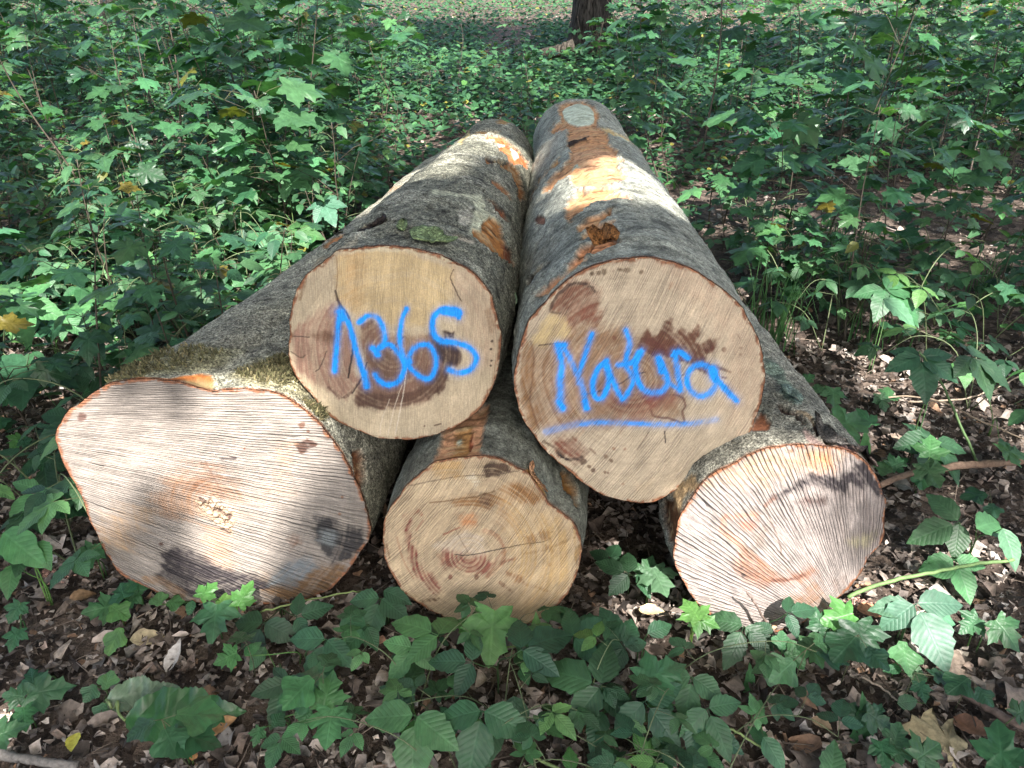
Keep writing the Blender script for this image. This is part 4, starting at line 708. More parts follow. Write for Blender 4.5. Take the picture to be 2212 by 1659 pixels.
H = [
 ('maple_seedling', 'twin-leaf maple seedling overlapping the lower left edge of the large grooved face', [('M',307,1250,62,30,.10,1),('M',262,1276,56,-30,.09,1),('M',282,1296,44,200,.07,1)], gS),
 ('maple_seedling', 'broad dark maple seedling with one lime leaf, below the black stain', [('M',217,1314,64,-110,.07,1),('L',256,1320,48,120,.09,3)], gS),
 ('maple_seedling', 'small bright lobed maple seedling alone on brown litter, far lower left', [('L',247,1382,56,200,.06,3)], gS),
 ('maple_seedling', 'large pointed maple leaf hanging below the middle of the big left face', [('M',463,1338,80,175,.10,1)], gS),
 ('maple_seedling', 'lime green maple seedling against the black stain of the big left face', [('M',528,1284,60,15,.13,3),('L',483,1296,32,-10,.10,3),('M',449,1275,48,30,.14,3)], gS),
 ('maple_seedling', 'tiny pale green maple seedling at the foot of the big left face', [('L',343,1294,36,-20,.07,2),('L',377,1302,36,80,.06,2),('O',411,1312,34,180,.05,1)], gS),
 ('maple_seedling', 'blue-green star-shaped maple seedling left of the big face near its lower edge', [('M',191,1204,66,180,.12,1),('M',200,1190,46,30,.10,0)], gS),
 ('maple_seedling', 'two small maple leaves one above the other at the left picture edge', [('M',33,1320,44,190,.05,1),('M',31,1379,46,180,.05,1)], gS),
 ('maple_seedling', 'wide maple seedling just above the stalk of the big dock leaf', [('M',103,1492,88,70,.07,1),('M',68,1462,40,-30,.05,0)], gS),
 ('maple_seedling', 'maple seedlings clustered in the bottom left corner', [('M',52,1549,58,150,.08,1),('M',14,1580,66,60,.10,1),('M',30,1502,50,-80,.05,0)], gS),
 ('maple_seedling', 'round-leaved young seedling behind the big dock leaf', [('L',233,1470,40,0,.07,2),('L',195,1496,36,190,.06,1),('L',218,1535,34,190,.03,1)], gS),
 ('maple_seedling', 'two small light seedling leaves lying over the front of the dock leaf', [('L',363,1592,40,200,.13,2),('L',396,1574,42,20,.13,2)], gS),
 ('maple_seedling', 'pair of bright maple leaves stacked vertically right of the brambles at lower left', [('M',707,1492,74,10,.13,2),('M',711,1566,86,178,.12,2)], gS),
 ('maple_seedling', 'small pale seedling between the dock leaf and the tall maple pair', [('L',660,1548,40,190,.06,2),('L',600,1556,32,20,.05,0),('M',555,1590,40,190,.04,1)], gS),
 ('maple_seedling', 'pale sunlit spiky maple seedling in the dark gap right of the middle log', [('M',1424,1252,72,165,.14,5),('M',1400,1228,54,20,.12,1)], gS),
 ('maple_seedling', 'yellow-green maple seedling touching the left foot of the sunlit right log', [('M',1497,1318,60,-20,.14,3),('M',1522,1342,56,110,.12,3)], gS),
 ('maple_seedling', 'dense maple seedling cluster in front of the sunlit right log, darkest broad leaf', [('M',1865,1386,94,175,.12,0),('M',1812,1334,72,-100,.13,3),('M',1765,1334,64,-30,.12,1),('M',1758,1404,74,170,.09,1),('M',1803,1376,50,40,.08,0)], gS),
 ('maple_seedling', 'lone small maple seedling on litter below the sunlit right log', [('L',1672,1442,66,200,.08,1),('L',1720,1414,52,70,.10,2),('L',1690,1385,38,10,.11,2)], gS),
 ('maple_seedling', 'lobed light green seedling below the pale sunlit bramble on the right', [('L',1957,1416,66,185,.08,2),('O',1930,1445,36,-90,.05,1),('L',1980,1460,36,110,.05,1)], gS),
 ('maple_seedling', 'two broad maple seedlings at the right picture edge below the sunlit bramble', [('M',2098,1348,58,-120,.09,1),('M',2176,1368,72,150,.10,1)], gS),
 ('maple_seedling', 'maple seedling group over the fallen oak leaf at lower right', [('M',1938,1586,52,30,.07,1),('M',2006,1624,78,60,.09,1),('M',1908,1630,62,190,.06,1),('M',1950,1628,50,100,.05,0)], gS),
 ('maple_seedling', 'dark maple seedling pair beside the upright oval leaf at lower right', [('M',1900,1556,66,120,.08,0),('M',1850,1540,50,-40,.06,0)], gS),
 ('maple_seedling', 'big maple seedling in the bottom right corner', [('M',2163,1608,112,20,.10,1),('M',2210,1535,60,60,.08,0)], gS),
 ('maple_seedling', 'small maple seedlings scattered on bare litter right of the pile', [('M',1801,856,48,190,.08,1),('L',1768,840,28,0,.05,2),('M',1748,815,28,60,.04,1)], gS),
 ('maple_seedling', 'two little maple leaves on bare litter left of the green cane', [('M',1920,848,40,10,.06,1),('M',1907,868,42,175,.05,1)], gS),
 ('maple_seedling', 'bright folded maple seedling beside the top bark edge of the right log', [('M',1838,912,84,80,.12,2),('M',1870,900,50,-20,.08,1)], gS),
 ('maple_seedling', 'elongated bright green leaf plant beside the right log rim', [('V',1868,975,86,0,.02,2),('M',1940,1000,44,60,.06,1),('L',1910,1010,36,-60,.05,1)], gS),
 ('maple_seedling', 'maple seedling leaning over the thick fallen branch at right', [('M',2012,1026,66,170,.13,1),('M',2010,965,58,20,.14,2),('L',1990,1040,36,200,.06,1)], gS),
 ('maple_seedling', 'light maple seedling right of the tall green cane', [('M',2190,975,66,80,.12,2),('M',2150,815,44,100,.10,1)], gS),
 ('bramble', 'bramble with long drooping leaflets between the left and middle log faces', [('T',822,1292,82,200,.10,1),('T',792,1352,66,-140,.07,1),('O',856,1286,62,110,.12,0)], gB),
 ('bramble', 'dark large-leaved bramble below the right corner of the big left face', [('T',570,1345,88,200,.06,0),('T',640,1332,62,70,.08,0),('V',597,1275,110,0,.03,2)], gB),
 ('bramble', 'four-leaflet bramble low on the litter right of the dock leaf', [('F',622,1474,78,195,.07,0),('O',556,1420,52,210,.05,1)], gB),
 ('bramble', 'bramble with narrow ribbed leaflets left of the middle log foot', [('T',704,1380,92,195,.08,1),('T',676,1450,50,60,.06,1),('O',545,1400,44,30,.08,2)], gB),
 ('bramble', 'light green bramble sprig with long pointed leaflets under the middle log', [('T',946,1372,98,-60,.16,2),('T',892,1400,70,-150,.13,2)], gB),
 ('bramble', 'broad dark trifoliate bramble in the centre below the middle log', [('T',1126,1404,108,55,.17,0),('T',1020,1430,84,-70,.15,0)], gB),
 ('bramble', 'large front bramble with the biggest ribbed leaves at bottom centre left', [('T',897,1545,128,190,.14,1),('O',860,1500,80,-60,.08,0),('O',890,1462,80,20,.06,0)], gB),
 ('bramble', 'trifoliate bramble with serrated leaves at bottom centre', [('T',1042,1535,122,-170,.15,1),('O',1114,1552,96,175,.10,0),('O',1060,1600,90,190,.06,0)], gB),
 ('bramble', 'lime veined sycamore-like leaf plant just under the middle log', [('M',1062,1368,116,185,.14,3),('M',1015,1352,60,-70,.12,3),('V',1155,1365,70,40,.09,3)], gB),
 ('bramble', 'round-leaved bramble at the right foot of the middle log', [('T',1240,1376,84,60,.13,0),('O',1277,1346,76,60,.11,0),('O',1226,1330,62,-30,.10,0)], gB),
 ('bramble', 'five-leaflet bramble between the middle log and the right log', [('F',1350,1398,82,-30,.11,0),('O',1425,1358,62,60,.10,0)], gB),
 ('bramble', 'bramble growing in the shadowed gap beside the sunlit right log', [('T',1358,1240,66,-60,.13,0),('T',1316,1210,50,20,.08,0),('O',1392,1262,52,150,.12,0)], gB),
 ('bramble', 'dark pointed bramble at bottom centre right', [('T',1298,1482,118,-60,.13,0),('O',1330,1520,80,150,.08,0)], gB),
 ('bramble', 'overlapping deep green bramble leaves right of bottom centre', [('T',1392,1515,106,150,.12,0),('M',1432,1452,112,60,.16,1),('O',1290,1575,80,200,.06,0)], gB),
 ('bramble', 'bramble with yellowing leaflets at the bottom edge', [('T',1390,1632,62,60,.07,3),('O',1232,1640,52,0,.06,3),('O',1343,1652,46,-50,.06,3)], gB),
 ('bramble', 'bramble spray hanging from the left of the lower right litter', [('T',1495,1462,84,200,.14,1),('T',1528,1530,94,160,.12,1),('O',1500,1600,70,190,.08,0),('O',1568,1600,76,120,.07,0)], gB),
 ('bramble', 'folded bright leaflet bramble below the sunlit right log foot', [('V',1618,1478,74,0,.02,2),('O',1672,1626,72,150,.06,1),('O',1640,1590,50,-30,.05,1)], gB),
 ('bramble', 'dark trifoliate bramble at the foot of the sunlit right log', [('T',1607,1352,88,-150,.10,0),('O',1640,1386,56,140,.09,0)], gB),
 ('bramble', 'thin shaded bramble against the base of the sunlit right face', [('T',1700,1325,60,80,.14,0),('T',1672,1368,50,-120,.09,0)], gB),
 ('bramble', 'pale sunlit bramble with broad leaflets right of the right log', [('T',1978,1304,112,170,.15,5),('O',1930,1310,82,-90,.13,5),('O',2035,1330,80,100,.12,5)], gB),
 ('bramble', 'sunlit bramble leaves under the long green cane at right', [('T',2062,1208,78,185,.09,2),('O',2030,1230,66,-80,.08,2)], gB),
 ('bramble', 'broad bramble leaves above the green cane at the right edge', [('T',2072,1128,92,-100,.14,1),('O',2140,1130,96,60,.16,2),('O',2185,1180,84,170,.15,5)], gB),
 ('bramble', 'upright oval leaf at bottom right standing alone', [('V',1862,1590,150,0,.02,1),('O',1800,1648,90,20,.05,1)], gB),
 ('bramble', 'small oval-leaved plant on the lower right litter', [('O',1962,1516,54,80,.05,1),('V',2002,1505,42,0,.02,1)], gB),
 ('bramble', 'tall bramble with a pale broad leaflet on the right', [('F',1912,625,84,150,.34,1),('O',1945,668,84,130,.36,5)], gB),
 ('bramble', 'broad hanging bramble leaves at the top of the green cane', [('F',1990,770,88,190,.42,0),('F',2100,770,100,110,.42,0)], gB),
 ('bramble', 'dark bramble leaves low beside the cane foot at right', [('F',2020,955,96,-150,.10,0)], gB),
 ('bramble', 'serrated nettle-like leaves at the left picture edge', [('O',40,1180,120,130,.22,2),('O',90,1195,70,150,.2,2),('O',20,1250,70,170,.12,2)], gB),
 ('bramble', 'sunlit bramble with light leaves at the far left, above the big left face', [('F',45,650,98,160,.40,2),('F',140,690,60,60,.30,2),('O',70,690,70,190,.3,2)], gB),
 ('bramble', 'bright sunlit bramble with two raised leaf sprays left of the logs', [('F',530,402,62,-100,.46,2),('F',620,385,70,60,.50,2),('F',700,440,54,150,.42,5)], gB),
 ('bramble', 'dense sunlit bramble beside the flared log', [('F',470,590-60,66,-60,.26,2),('F',560,500,66,100,.3,2),('F',640,500,62,30,.3,2),('F',590,560,60,180,.25,2)], gB),
 ('bramble', 'shaded bramble with round leaflets above the mossy log end', [('F',300,610,90,-40,.30,1),('F',370,650,80,100,.28,1),('O',385,735,66,180,.12,5),('T',420,640,72,60,.22,1)], gB),
 ('bramble', 'dark bramble drooping at the left edge beside the big face', [('F',60,790,110,160,.30,0),('T',150,900,86,200,.2,0),('T',180,850,70,40,.2,0),('T',95,1000,80,170,.16,0)], gB),
]
for nm, lb, en, g_ in H: hero(nm, lb, 'seedling' if nm == 'maple_seedling' else 'bramble', en, group=g_)

# dock plant with its one big glossy leaf
def dock():
    p = on_z(377, 1556, .05); g = np.array([p[0]-.17, p[1]+.05, 0]); root = empty('dock_plant', g, 'dock plant with one very large glossy wavy leaf lying on the litter', 'plant')
    for nm, px, py, s, rt, h, c, b in (('large_leaf', 270, 1556, 250, 84, .05, (.022, .075, .022), .06), ('pale_leaf', 230, 1512, 150, 78, .035, (.11, .17, .10), .02)):
        mb = MB(); q = on_z(px, py, h)-g; sz = s*depth(q+g)/F; a = R(rt); tip = unit([math.sin(a), math.cos(a), .02])
        leaf_oval(mb, q, tip, unit([.05, -.5, 1]), sz, c, w=.25, bend=b*2, fold=.25, n=41, tooth=.01, wave=.035)
        V_ = mb.v[0]; mb.v[0] = V_+unit([.05, -.5, 1])*((fbm(V_*34, 3, 61)-.5)*.016+(fbm(V_*95, 2, 62)-.5)*.006)[:, None]+np.array([math.cos(a), -math.sin(a), 0])*((fbm(V_*24, 2, 63)-.5)*.02)[:, None]; o = mb.build(nm, M_DOCK, root)
    mb = MB(); q = on_z(270, 1556, .05)-g; mb.tube(smooth_line([(0, 0, 0), (.02, .0, .05), q*.6+[0, 0, .02], q]), .004, .003, 6, (.14, .2, .07)); q = on_z(230, 1512, .035)-g
    mb.tube(smooth_line([(0, 0, 0), (0, .0, .04), q]), .004, .003, 6, (.16, .22, .09)); mb.build('stalk', M_STEM, root)
dock()
# ------------------------------------------------------------------ background understorey: a few prototypes, copied
def proto_sapling(Hs, nodes, lsz, lean, oval=False):
    lf, st = MB(), MB(); pts = [np.zeros(3)]; d = unit([lean*math.cos(1.3*Hs*9), lean*math.sin(1.3*Hs*9), 1])
    for k in range(6): d = unit(d+rng.normal(0, .07, 3)); pts.append(pts[-1]+d*Hs/6)
    L = smooth_line(pts, 4); st.tube(L, .0028+.0032*Hs, .0016, 5, (.06, .05, .035))
    def whorl(p, ang, n, sz, pl):
        for k in range(n):
            a = ang+2*math.pi*k/n+rng.normal(0, .25); o = np.array([math.cos(a), math.sin(a), 0]); e = p+o*pl*rng.uniform(.7, 1.2)+np.array([0, 0, pl*rng.uniform(.1, .5)])
            c = tone(rng.choice([0, 1, 1, 2], p=[.3, .3, .28, .12])) if rng.random() > .006 else tone(4)*.4
            st.tube([p, (p+e)/2+[0, 0, .008], e], .0012, .0009, 4, (.08, .08, .04))
            t = unit(o+[0, 0, -.25+rng.normal(0, .12)]); nr_ = unit([rng.normal(0, .28), rng.normal(0, .28)-.12, 1])
            if oval: leaf_oval(lf, e, t, nr_, sz*rng.uniform(.55, 1.05), c, w=rng.uniform(.27, .36), bend=rng.uniform(.05, .4), n=9)
            else: leaf_maple(lf, e, t, nr_, sz*rng.uniform(.5, 1.1), c, bend=rng.uniform(.05, .5))
    for k in range(nodes):
        f = .35+.63*k/(nodes-1) if nodes > 1 else 1.; p = L[min(len(L)-1, int(f*(len(L)-1)))]
        whorl(p, rng.uniform(0, 6), 2 if k < nodes-1 else 4, lsz, lsz*.75)
        if rng.random() < .55 and k < nodes-1:
            a = rng.uniform(0, 6.28); b = p+np.array([math.cos(a), math.sin(a), .6])*Hs*rng.uniform(.12, .3); st.tube([p, (p+b)/2+[0, 0, .02], b], .002, .0012, 4, (.06, .05, .035)); whorl(b, rng.uniform(0, 6), 3, lsz*.9, lsz*.6)
    return lf, st, M_BRAM if oval else M_MAPLE
def proto_seedling(k):
    lf, st = MB(), MB(); h = rng.uniform(.06, .2)
    top = np.array([rng.normal(0, .02), rng.normal(0, .02), h]); st.tube([(0, 0, 0), top*.5+[.004, 0, 0], top], .0016, .001, 4, (.09, .1, .05))
    for j in range(rng.integers(2, 5)):
        a = rng.uniform(0, 6.28); o = np.array([math.cos(a), math.sin(a), 0]); e = top+o*rng.uniform(.01, .05)+[0, 0, rng.uniform(-.03, .02)]
        st.tube([top, e], .001, .0008, 4, (.09, .1, .05)); c = tone(rng.choice([0, 1, 2, 3], p=[.3, .45, .2, .05]))
        leaf_maple(lf, e, unit(o+[0, 0, -.2]), unit([rng.normal(0, .2), -.2+rng.normal(0, .2), 1]), rng.uniform(.045, .09), c, shape=LOBED if k % 3 == 0 else None)
    return lf, st, M_MAPLE
def proto_bramble(k):
    lf, st = MB(), MB(); a0 = rng.uniform(0, 6.28)
    for c_ in range(rng.integers(2, 4)):
        a = a0+c_*2.1+rng.normal(0, .3); d = np.array([math.cos(a), math.sin(a), 0]); h = rng.uniform(.14, .42); ln = rng.uniform(.25, .6)
        L = smooth_line([(0, 0, 0), d*ln*.3+[0, 0, h*.8], d*ln*.7+[0, 0, h], d*ln+[0, 0, h*.75]], 5); st.tube(L, .0028, .0014, 5, (.10, .13, .06))
        for f in np.linspace(.3, 1, rng.integers(3, 5)):
            p = L[int(f*(len(L)-1))]; s = unit(d*rng.normal(.4, .5)+np.cross(d, [0, 0, 1])*rng.choice([-1, 1])+[0, 0, .3]); e = p+s*rng.uniform(.04, .09)
            st.tube([p, e], .0012, .001, 4, (.10, .13, .06)); t = unit([s[0], s[1], -.15])
            trifoliate(lf, e, t, unit([rng.normal(0, .2), -.2+rng.normal(0, .2), 1]), rng.uniform(.06, .10), tone(rng.choice([0, 1, 2, 3], p=[.3, .42, .24, .04])), rng.random() < .3)
    return lf, st, M_BRAM
PROTO = dict(
 tall=[proto_sapling(rng.uniform(.85, 1.3), int(rng.integers(4, 7)), rng.uniform(.14, .20), rng.uniform(.05, .35)) for _ in range(8)],
 mid=[proto_sapling(rng.uniform(.4, .75), int(rng.integers(2, 5)), rng.uniform(.12, .175), rng.uniform(.05, .4)) for _ in range(8)],
 oval=[proto_sapling(rng.uniform(.3, .8), int(rng.integers(4, 8)), rng.uniform(.075, .115), rng.uniform(.1, .6), True) for _ in range(8)],
 seed=[proto_seedling(k) for k in range(10)], bram=[proto_bramble(k) for k in range(8)])
def bake(name):
    for k, L in PROTO.items():
        out = []
        for lf, st, m in L:
            a = lf.build('foliage', m); b = st.build('stem', M_STEM)
            COL.objects.unlink(a); COL.objects.unlink(b); out.append((a, b))
        PROTO[k] = out
bake('x')
used = set()
def place(kind, x, y, name, label, cat, group, s=1.0, zs=1.0):
    a, b = PROTO[kind][rng.integers(len(PROTO[kind]))]
    root = empty(name, (x, y, float(gz(x, y)[0])-.005), label, cat, group, rng.uniform(0, 6.28)); root.scale = (s, s, s*zs*rng.uniform(.85, 1.1))
    for o in (a, b):
        c = o if o.name not in used else o.copy()
        if c is o: used.add(o.name)
        COL.objects.link(c); c.parent = root
def on_log(x, y, m=.05):
    for L in LOG.values():
        t = (y-L['P0'][1])/(L['far'][1]-L['P0'][1])
        if -.04 < t < 1.04:
            cx = L['P0'][0]+(L['far'][0]-L['P0'][0])*t; r = L['Rm']*(1-t)+L['fr']*t
            if abs(x-cx) < r+m+(.14 if L is LOG['LB'] else 0): return True
    return False
def region(x, y):
    if y > 5.6: return 'behind the log pile', 'far'
    return ('left of the log pile', 'left') if x < 0 else ('right of the log pile', 'right')
KIND = dict(tall=('maple_sapling', 'tall thin maple sapling with layered broad leaves in the shade %s', 'sapling'), mid=('young_maple', 'knee-high young maple with broad green leaves %s', 'sapling'),
            oval=('broadleaf_sapling', 'young sapling with oval toothed leaves on leaning stems %s', 'sapling'),
            seed=('woodland_seedling', 'small low seedling among the leaf litter %s', 'seedling'), bram=('bramble_bush', 'arching bramble with toothed leaflets %s', 'bramble'))
HOLES = [(on_z(a, b, 0)[:2], r_) for a, b, r_ in ((190, 95, .9), (430, 205, .55), (640, 130, .7), (880, 260, .35), (60, 280, .35), (1560, 440, .3), (1720, 445, .35), (1900, 500, .3), (2080, 430, .35), (1750, 190, .5), (130, 770, .16), (1950, 880, .3), (2100, 850, .25))]
def CL(x, y):
    for c, r_ in HOLES:
        if (x-c[0])**2+((y-c[1])*.6)**2 < r_*r_: return .04
    return float(.35+.65*sm(.40, .55, fbm(np.array([[x*1.1, y*.8, 2.]]), 2, 66))[0])
def scatter(kind, n, dens, ylo, yhi, xmax=.74, pw=1.0, s=(.8, 1.15), mind=.1):
    done = 0; tries = 0; pts = []
    while done < n and tries < n*60:
        tries += 1; y = ylo+(yhi-ylo)*rng.random()**pw; hw = xmax*(y*.9+.75)+.25; x = rng.uniform(-hw, hw)
        if rng.random() > dens(x, y)*CL(x, y) or on_log(x, y): continue
        if any((x-a)**2+(y-b)**2 < mind*mind for a, b in pts): continue
        pts.append((x, y)); nm, lb, ct = KIND[kind]; w, g = region(x, y)
        place(kind, x, y, nm, lb % w, ct, lb.split(' with')[0].split(' among')[0]+'s '+w, rng.uniform(*s)); done += 1
def clear_view(x, y):   # keep the open strip straight behind the pile low
    return -.5 < x-.03*y < 1.1 and y > 3.5
def d_tall(x, y):
    if clear_view(x, y): return .06 if y < 9 else .12
    if x < 0: return 0 if (x > -.62*y-.05 and y < 4.6) else (1.0 if y > 2.3 and x < -.95 else 0)
    return .6 if y > 3 and x > 1.25 else .0
def d_mid(x, y):
    if clear_view(x, y): return .3 if y > 4.9 else 0
    if x < 0: return 1.0 if x < -.9 and y > 2.2 else 0
    return .42 if x > 1.1 and y > 2.7 else 0
def d_bram(x, y):
    if clear_view(x, y): return .15 if y > 5 else 0
    if x < 0: return 1.0 if (x < -1.0 and y > 1.7) else 0
    return .8 if (x > 1.15 and 2.2 < y < 3.6) else (.25 if x > 1.1 and y > 1.9 else 0)
def d_seed(x, y): return .9 if y > 1.75 else .15
scatter('tall', 115, d_tall, 2.3, 12, pw=1.2, mind=.2)
def d_back(x, y): return .0 if -.22 < (x/y) < .13 else 1.0
scatter('tall', 95, d_back, 5, 15, pw=1.0, s=(1.1, 1.6), mind=.3)
for px, py, h_ in ((480, 60, 1.15), (565, 75, 1.2), (360, 95, 1.1), (110, 60, 1.2), (700, 120, 1.05), (1620, 70, 1.15), (1500, 100, 1.1), (1880, 60, 1.2), (2090, 95, 1.15), (1760, 140, 1.0), (230, 170, 1.0)):
    w_ = on_z(px, py, h_); wd, g_ = region(w_[0], w_[1]); place('tall', w_[0], w_[1], 'maple_sapling', KIND['tall'][1] % wd, 'sapling', 'tall thin maple saplings '+wd, h_)
for px, py, sc_ in ((1365, 205, 1.1), (1400, 215, 1.2), (1290, 225, .45), (1440, 240, 1.2), (1150, 205, .6), (1200, 215, .55)):
    w_ = on_z(px, py, 0); place('tall', w_[0], w_[1], 'maple_sapling', KIND['tall'][1] % 'behind the log pile', 'sapling', 'tall thin maple saplings behind the log pile', sc_)
scatter('mid', 170, d_mid, 2.2, 14, pw=1.3, mind=.16); scatter('oval', 190, d_mid, 2.0, 11, pw=1.2, mind=.14)
scatter('bram', 170, d_bram, 1.7, 6.5, pw=1.1, mind=.15)
scatter('seed', 290, d_seed, 1.0, 8.5, pw=1.1, mind=.07)

for i_ in range(9):
    nm, lb, ct = KIND['bram']; place('bram', [-.22, -.02, .16, .33, .46, .24, .06, .40, -.12][i_], [1.24, 1.2, 1.16, 1.25, 1.12, .98, 1.0, .95, 1.02][i_], nm, 'low bramble filling the dark clump below the middle log', ct, 'low brambles in the clump below the middle log', .66, .7)
# low ground cover, uncountable, thickening into the distance
def cover():
    mb_v = []; n = 136000
    y = np.concatenate([3.2+6*rng.random(28000), 9+11*rng.random(57000), 20+30*rng.random(51000)]); x = (rng.random(n)*2-1)*(.85*y+1.5)
    keep = (fbm(np.stack([x*.55, y*.4, 0*x], 1), 3, 80) > .30+.16*(y < 7)) & ~np.array([on_log(a, b) for a, b in zip(x, y)])
    x, y = x[keep], y[keep]; n = len(x); z = gz(x, y)+.02+.22*rng.random(n)**1.5*np.where(y > 7, 1+.06*np.maximum(y-7, 0), .5)
    s = rng.uniform(.035, .085, n)*np.where(y > 9, 1.5+np.maximum(y-20, 0)*.03, 1)
    a = rng.uniform(0, 6.28, n); t = np.stack([np.cos(a), np.sin(a), rng.normal(-.15, .25, n)], 1); nr = np.stack([rng.normal(0, .3, n), rng.normal(-.2, .3, n), np.ones(n)], 1)
    sd = np.cross(t, nr); sd /= np.linalg.norm(sd, axis=1)[:, None]; P = np.stack([x, y, z], 1)
    prof = [(0, 0, 0), (.38, .35, .05), (.3, .7, .03), (0, 1.05, -.1), (-.3, .7, .03), (-.38, .35, .05)]
    V = np.stack([P+s[:, None]*(u*sd+v*t+np.array([0, 0, w])) for u, v, w in prof], 1).reshape(-1, 3)
    i = np.arange(n)*6; q = np.concatenate([np.stack([i, i+1, i+2, i+3], 1), np.stack([i, i+3, i+4, i+5], 1)])
    pal = np.array([G[0], G[1], G[1], G[2], G[3]*.8, G[4]*.7]); c = pal[rng.choice(6, n, p=[.2, .3, .2, .22, .06, .02])]*rng.uniform(.75, 1.25, (n, 1))
    o = build('ground_cover', V, [q], M_PLAINLEAF, None, np.tile(np.array(prof)[:, :2], (n, 1)), np.repeat(c, 6, 0)); tag(o, 'low leafy ground cover spreading over the forest floor', 'ground cover', kind='stuff')
cover()

# ------------------------------------------------------------------ leaf litter
def litter():
    def xy(n, lo, hi, pw):
        y = lo+(hi-lo)*rng.random(n)**pw; x = (rng.random(n)*2-1)*(.75*y+.75); return x, y
    A = [xy(27000, .55, 3.2, 1.0), xy(10000, 3.0, 9, 1.2), xy(9000, 8, 30, 1.2)]
    x = np.concatenate([a[0] for a in A]); y = np.concatenate([a[1] for a in A]); n = len(x)
    s = np.clip(rng.lognormal(math.log(.0165), .6, n), .005, .062)*np.where(y > 8, 2.0, 1); a = rng.uniform(0, 6.28, n)
    z = gz(x, y)+rng.random(n)**2*.020
    t = np.stack([np.cos(a), np.sin(a), rng.normal(0, .22, n)], 1); nr = np.stack([rng.normal(0, .35, n), rng.normal(0, .35, n), np.ones(n)], 1)
    sd = np.cross(t, nr); sd /= np.linalg.norm(sd, axis=1)[:, None]; up = np.cross(sd, t); P = np.stack([x, y, z], 1)
    rows = [0, .3, .65, 1.0]; wd = [.06, .36, .33, .03]; V = []
    curl = rng.normal(.1, .9, n); cup = rng.normal(.3, .6, n); wj = rng.uniform(.6, 1.25, n)
    for r_, w_ in zip(rows, wd):
        for k in (-1, 0, 1):
            u = k*w_*wj*(1+rng.normal(0, .38, n)); v = r_+rng.normal(0, .11, n); h = curl*(r_-.5)**2*1.2+cup*abs(k)*w_*.9+rng.normal(0, .09, n)
            V.append(P+s[:, None]*(u[:, None]*sd+v[:, None]*t+h[:, None]*up))
    V = np.stack(V, 1).reshape(-1, 3); i = np.arange(n)*12; q = []
    for r_ in range(3):
        for k in range(2): b = r_*3+k; q.append(np.stack([i+b, i+b+1, i+b+4, i+b+3], 1))
    pal = np.array([(.10, .084, .068), (.058, .049, .041), (.16, .137, .112), (.23, .20, .165), (.13, .102, .080), (.30, .26, .21), (.17, .108, .066), (.18, .17, .15)])
    c = pal[rng.choice(8, n, p=[.24, .22, .17, .11, .11, .04, .03, .08])]*rng.uniform(.7, 2.1, (n, 1))
    o = build('leaf_litter', V, [np.concatenate(q)], M_DEAD, None, None, np.repeat(c, 12, 0)); tag(o, 'brown fallen leaves carpeting the forest floor', 'leaf litter', kind='stuff')
    mb = MB()
    for _ in range(1500):
        yy = .6+7*rng.random()**1.4; xx = rng.uniform(-1, 1)*(.75*yy+.75); ln = rng.uniform(.03, .22); aa = rng.uniform(0, 6.28); p = np.array([xx, yy, float(gz(xx, yy)[0])+.008+rng.random()*.012]); d = np.array([math.cos(aa), math.sin(aa), rng.normal(0, .12)])*ln
        c = np.array([.10, .08, .06])*rng.uniform(.4, 2.2); mb.tube([p, p+d*.5+rng.normal(0, ln*.05, 3)*[1, 1, .3], p+d], rng.uniform(.0008, .0026), .0007, 4, c)
    tag(mb.build('twig_litter', M_TWIG), 'fine dead twigs lying through the leaf litter', 'twigs', kind='stuff')
litter()

# ------------------------------------------------------------------ sticks, canes, grass, single fallen leaves
def stick(name, label, cat, pts, r0, r1, col, mat=None, wob=.35, n=8):
    """pts: (px, py, height)"""
    W = np.array([on_z(a, b, h+.012) for a, b, h in pts]); g = W[0]*[1, 1, 0]; mb = MB(); mb.tube(smooth_line(W-g, 6)+rng.normal(0, .0012, (len(smooth_line(W, 6)), 3)), r0, r1, n, col, wob)
    o = mb.build(name, mat or M_TWIG); o.location = g.tolist(); return tag(o, label, cat)
stick('fallen_branch', 'thick brown fallen branch lying right of the right log', 'branch', [(1890,1052,.04),(1960,1025,.05),(2060,1008,.05),(2140,1002,.05),(2230,992,.05)], .011, .013, (.16, .11, .075))
stick('fallen_branch', 'grey bark-stripped stick at the bottom left corner', 'branch', [(-10,1628,.01),(60,1640,.015),(120,1650,.02),(168,1654,.02)], .011, .009, (.15, .14, .12))
stick('fallen_branch', 'dark brown stick running off the right edge near the bottom', 'branch', [(2060,1488,.01),(2120,1520,.015),(2180,1555,.015),(2240,1585,.02)], .009, .010, (.10, .075, .06))
stick('fallen_branch', 'long thin pale twig arching over litter left of the cane', 'branch', [(1895,862,.03),(1960,856,.06),(2040,870,.08),(2110,905,.07),(2220,952,.03)], .0035, .003, (.24, .19, .13))
stick('fallen_branch', 'thin pale twig crossing the right edge above the branch', 'branch', [(1960,868,.01),(2080,862,.05),(2150,838,.06),(2230,800,.05)], .004, .003, (.26, .21, .15))
stick('fallen_branch', 'thin brown twig leaning on the sunlit right face', 'branch', [(1690,1396,.0),(1655,1345,.06),(1628,1300,.13),(1612,1278,.17)], .0038, .002, (.12, .09, .07))
stick('fallen_branch', 'sunlit broken twig with pale wood left of the mossy log', 'branch', [(200,772,.03),(270,745,.05),(340,722,.07),(420,715,.07),(480,722,.05)], .005, .003, (.24, .18, .14))
stick('fallen_branch', 'grey dead twig in the litter behind the right log', 'branch', [(1690,505,.02),(1760,480,.04),(1850,470,.05),(1940,500,.02)], .006, .004, (.22, .19, .16))
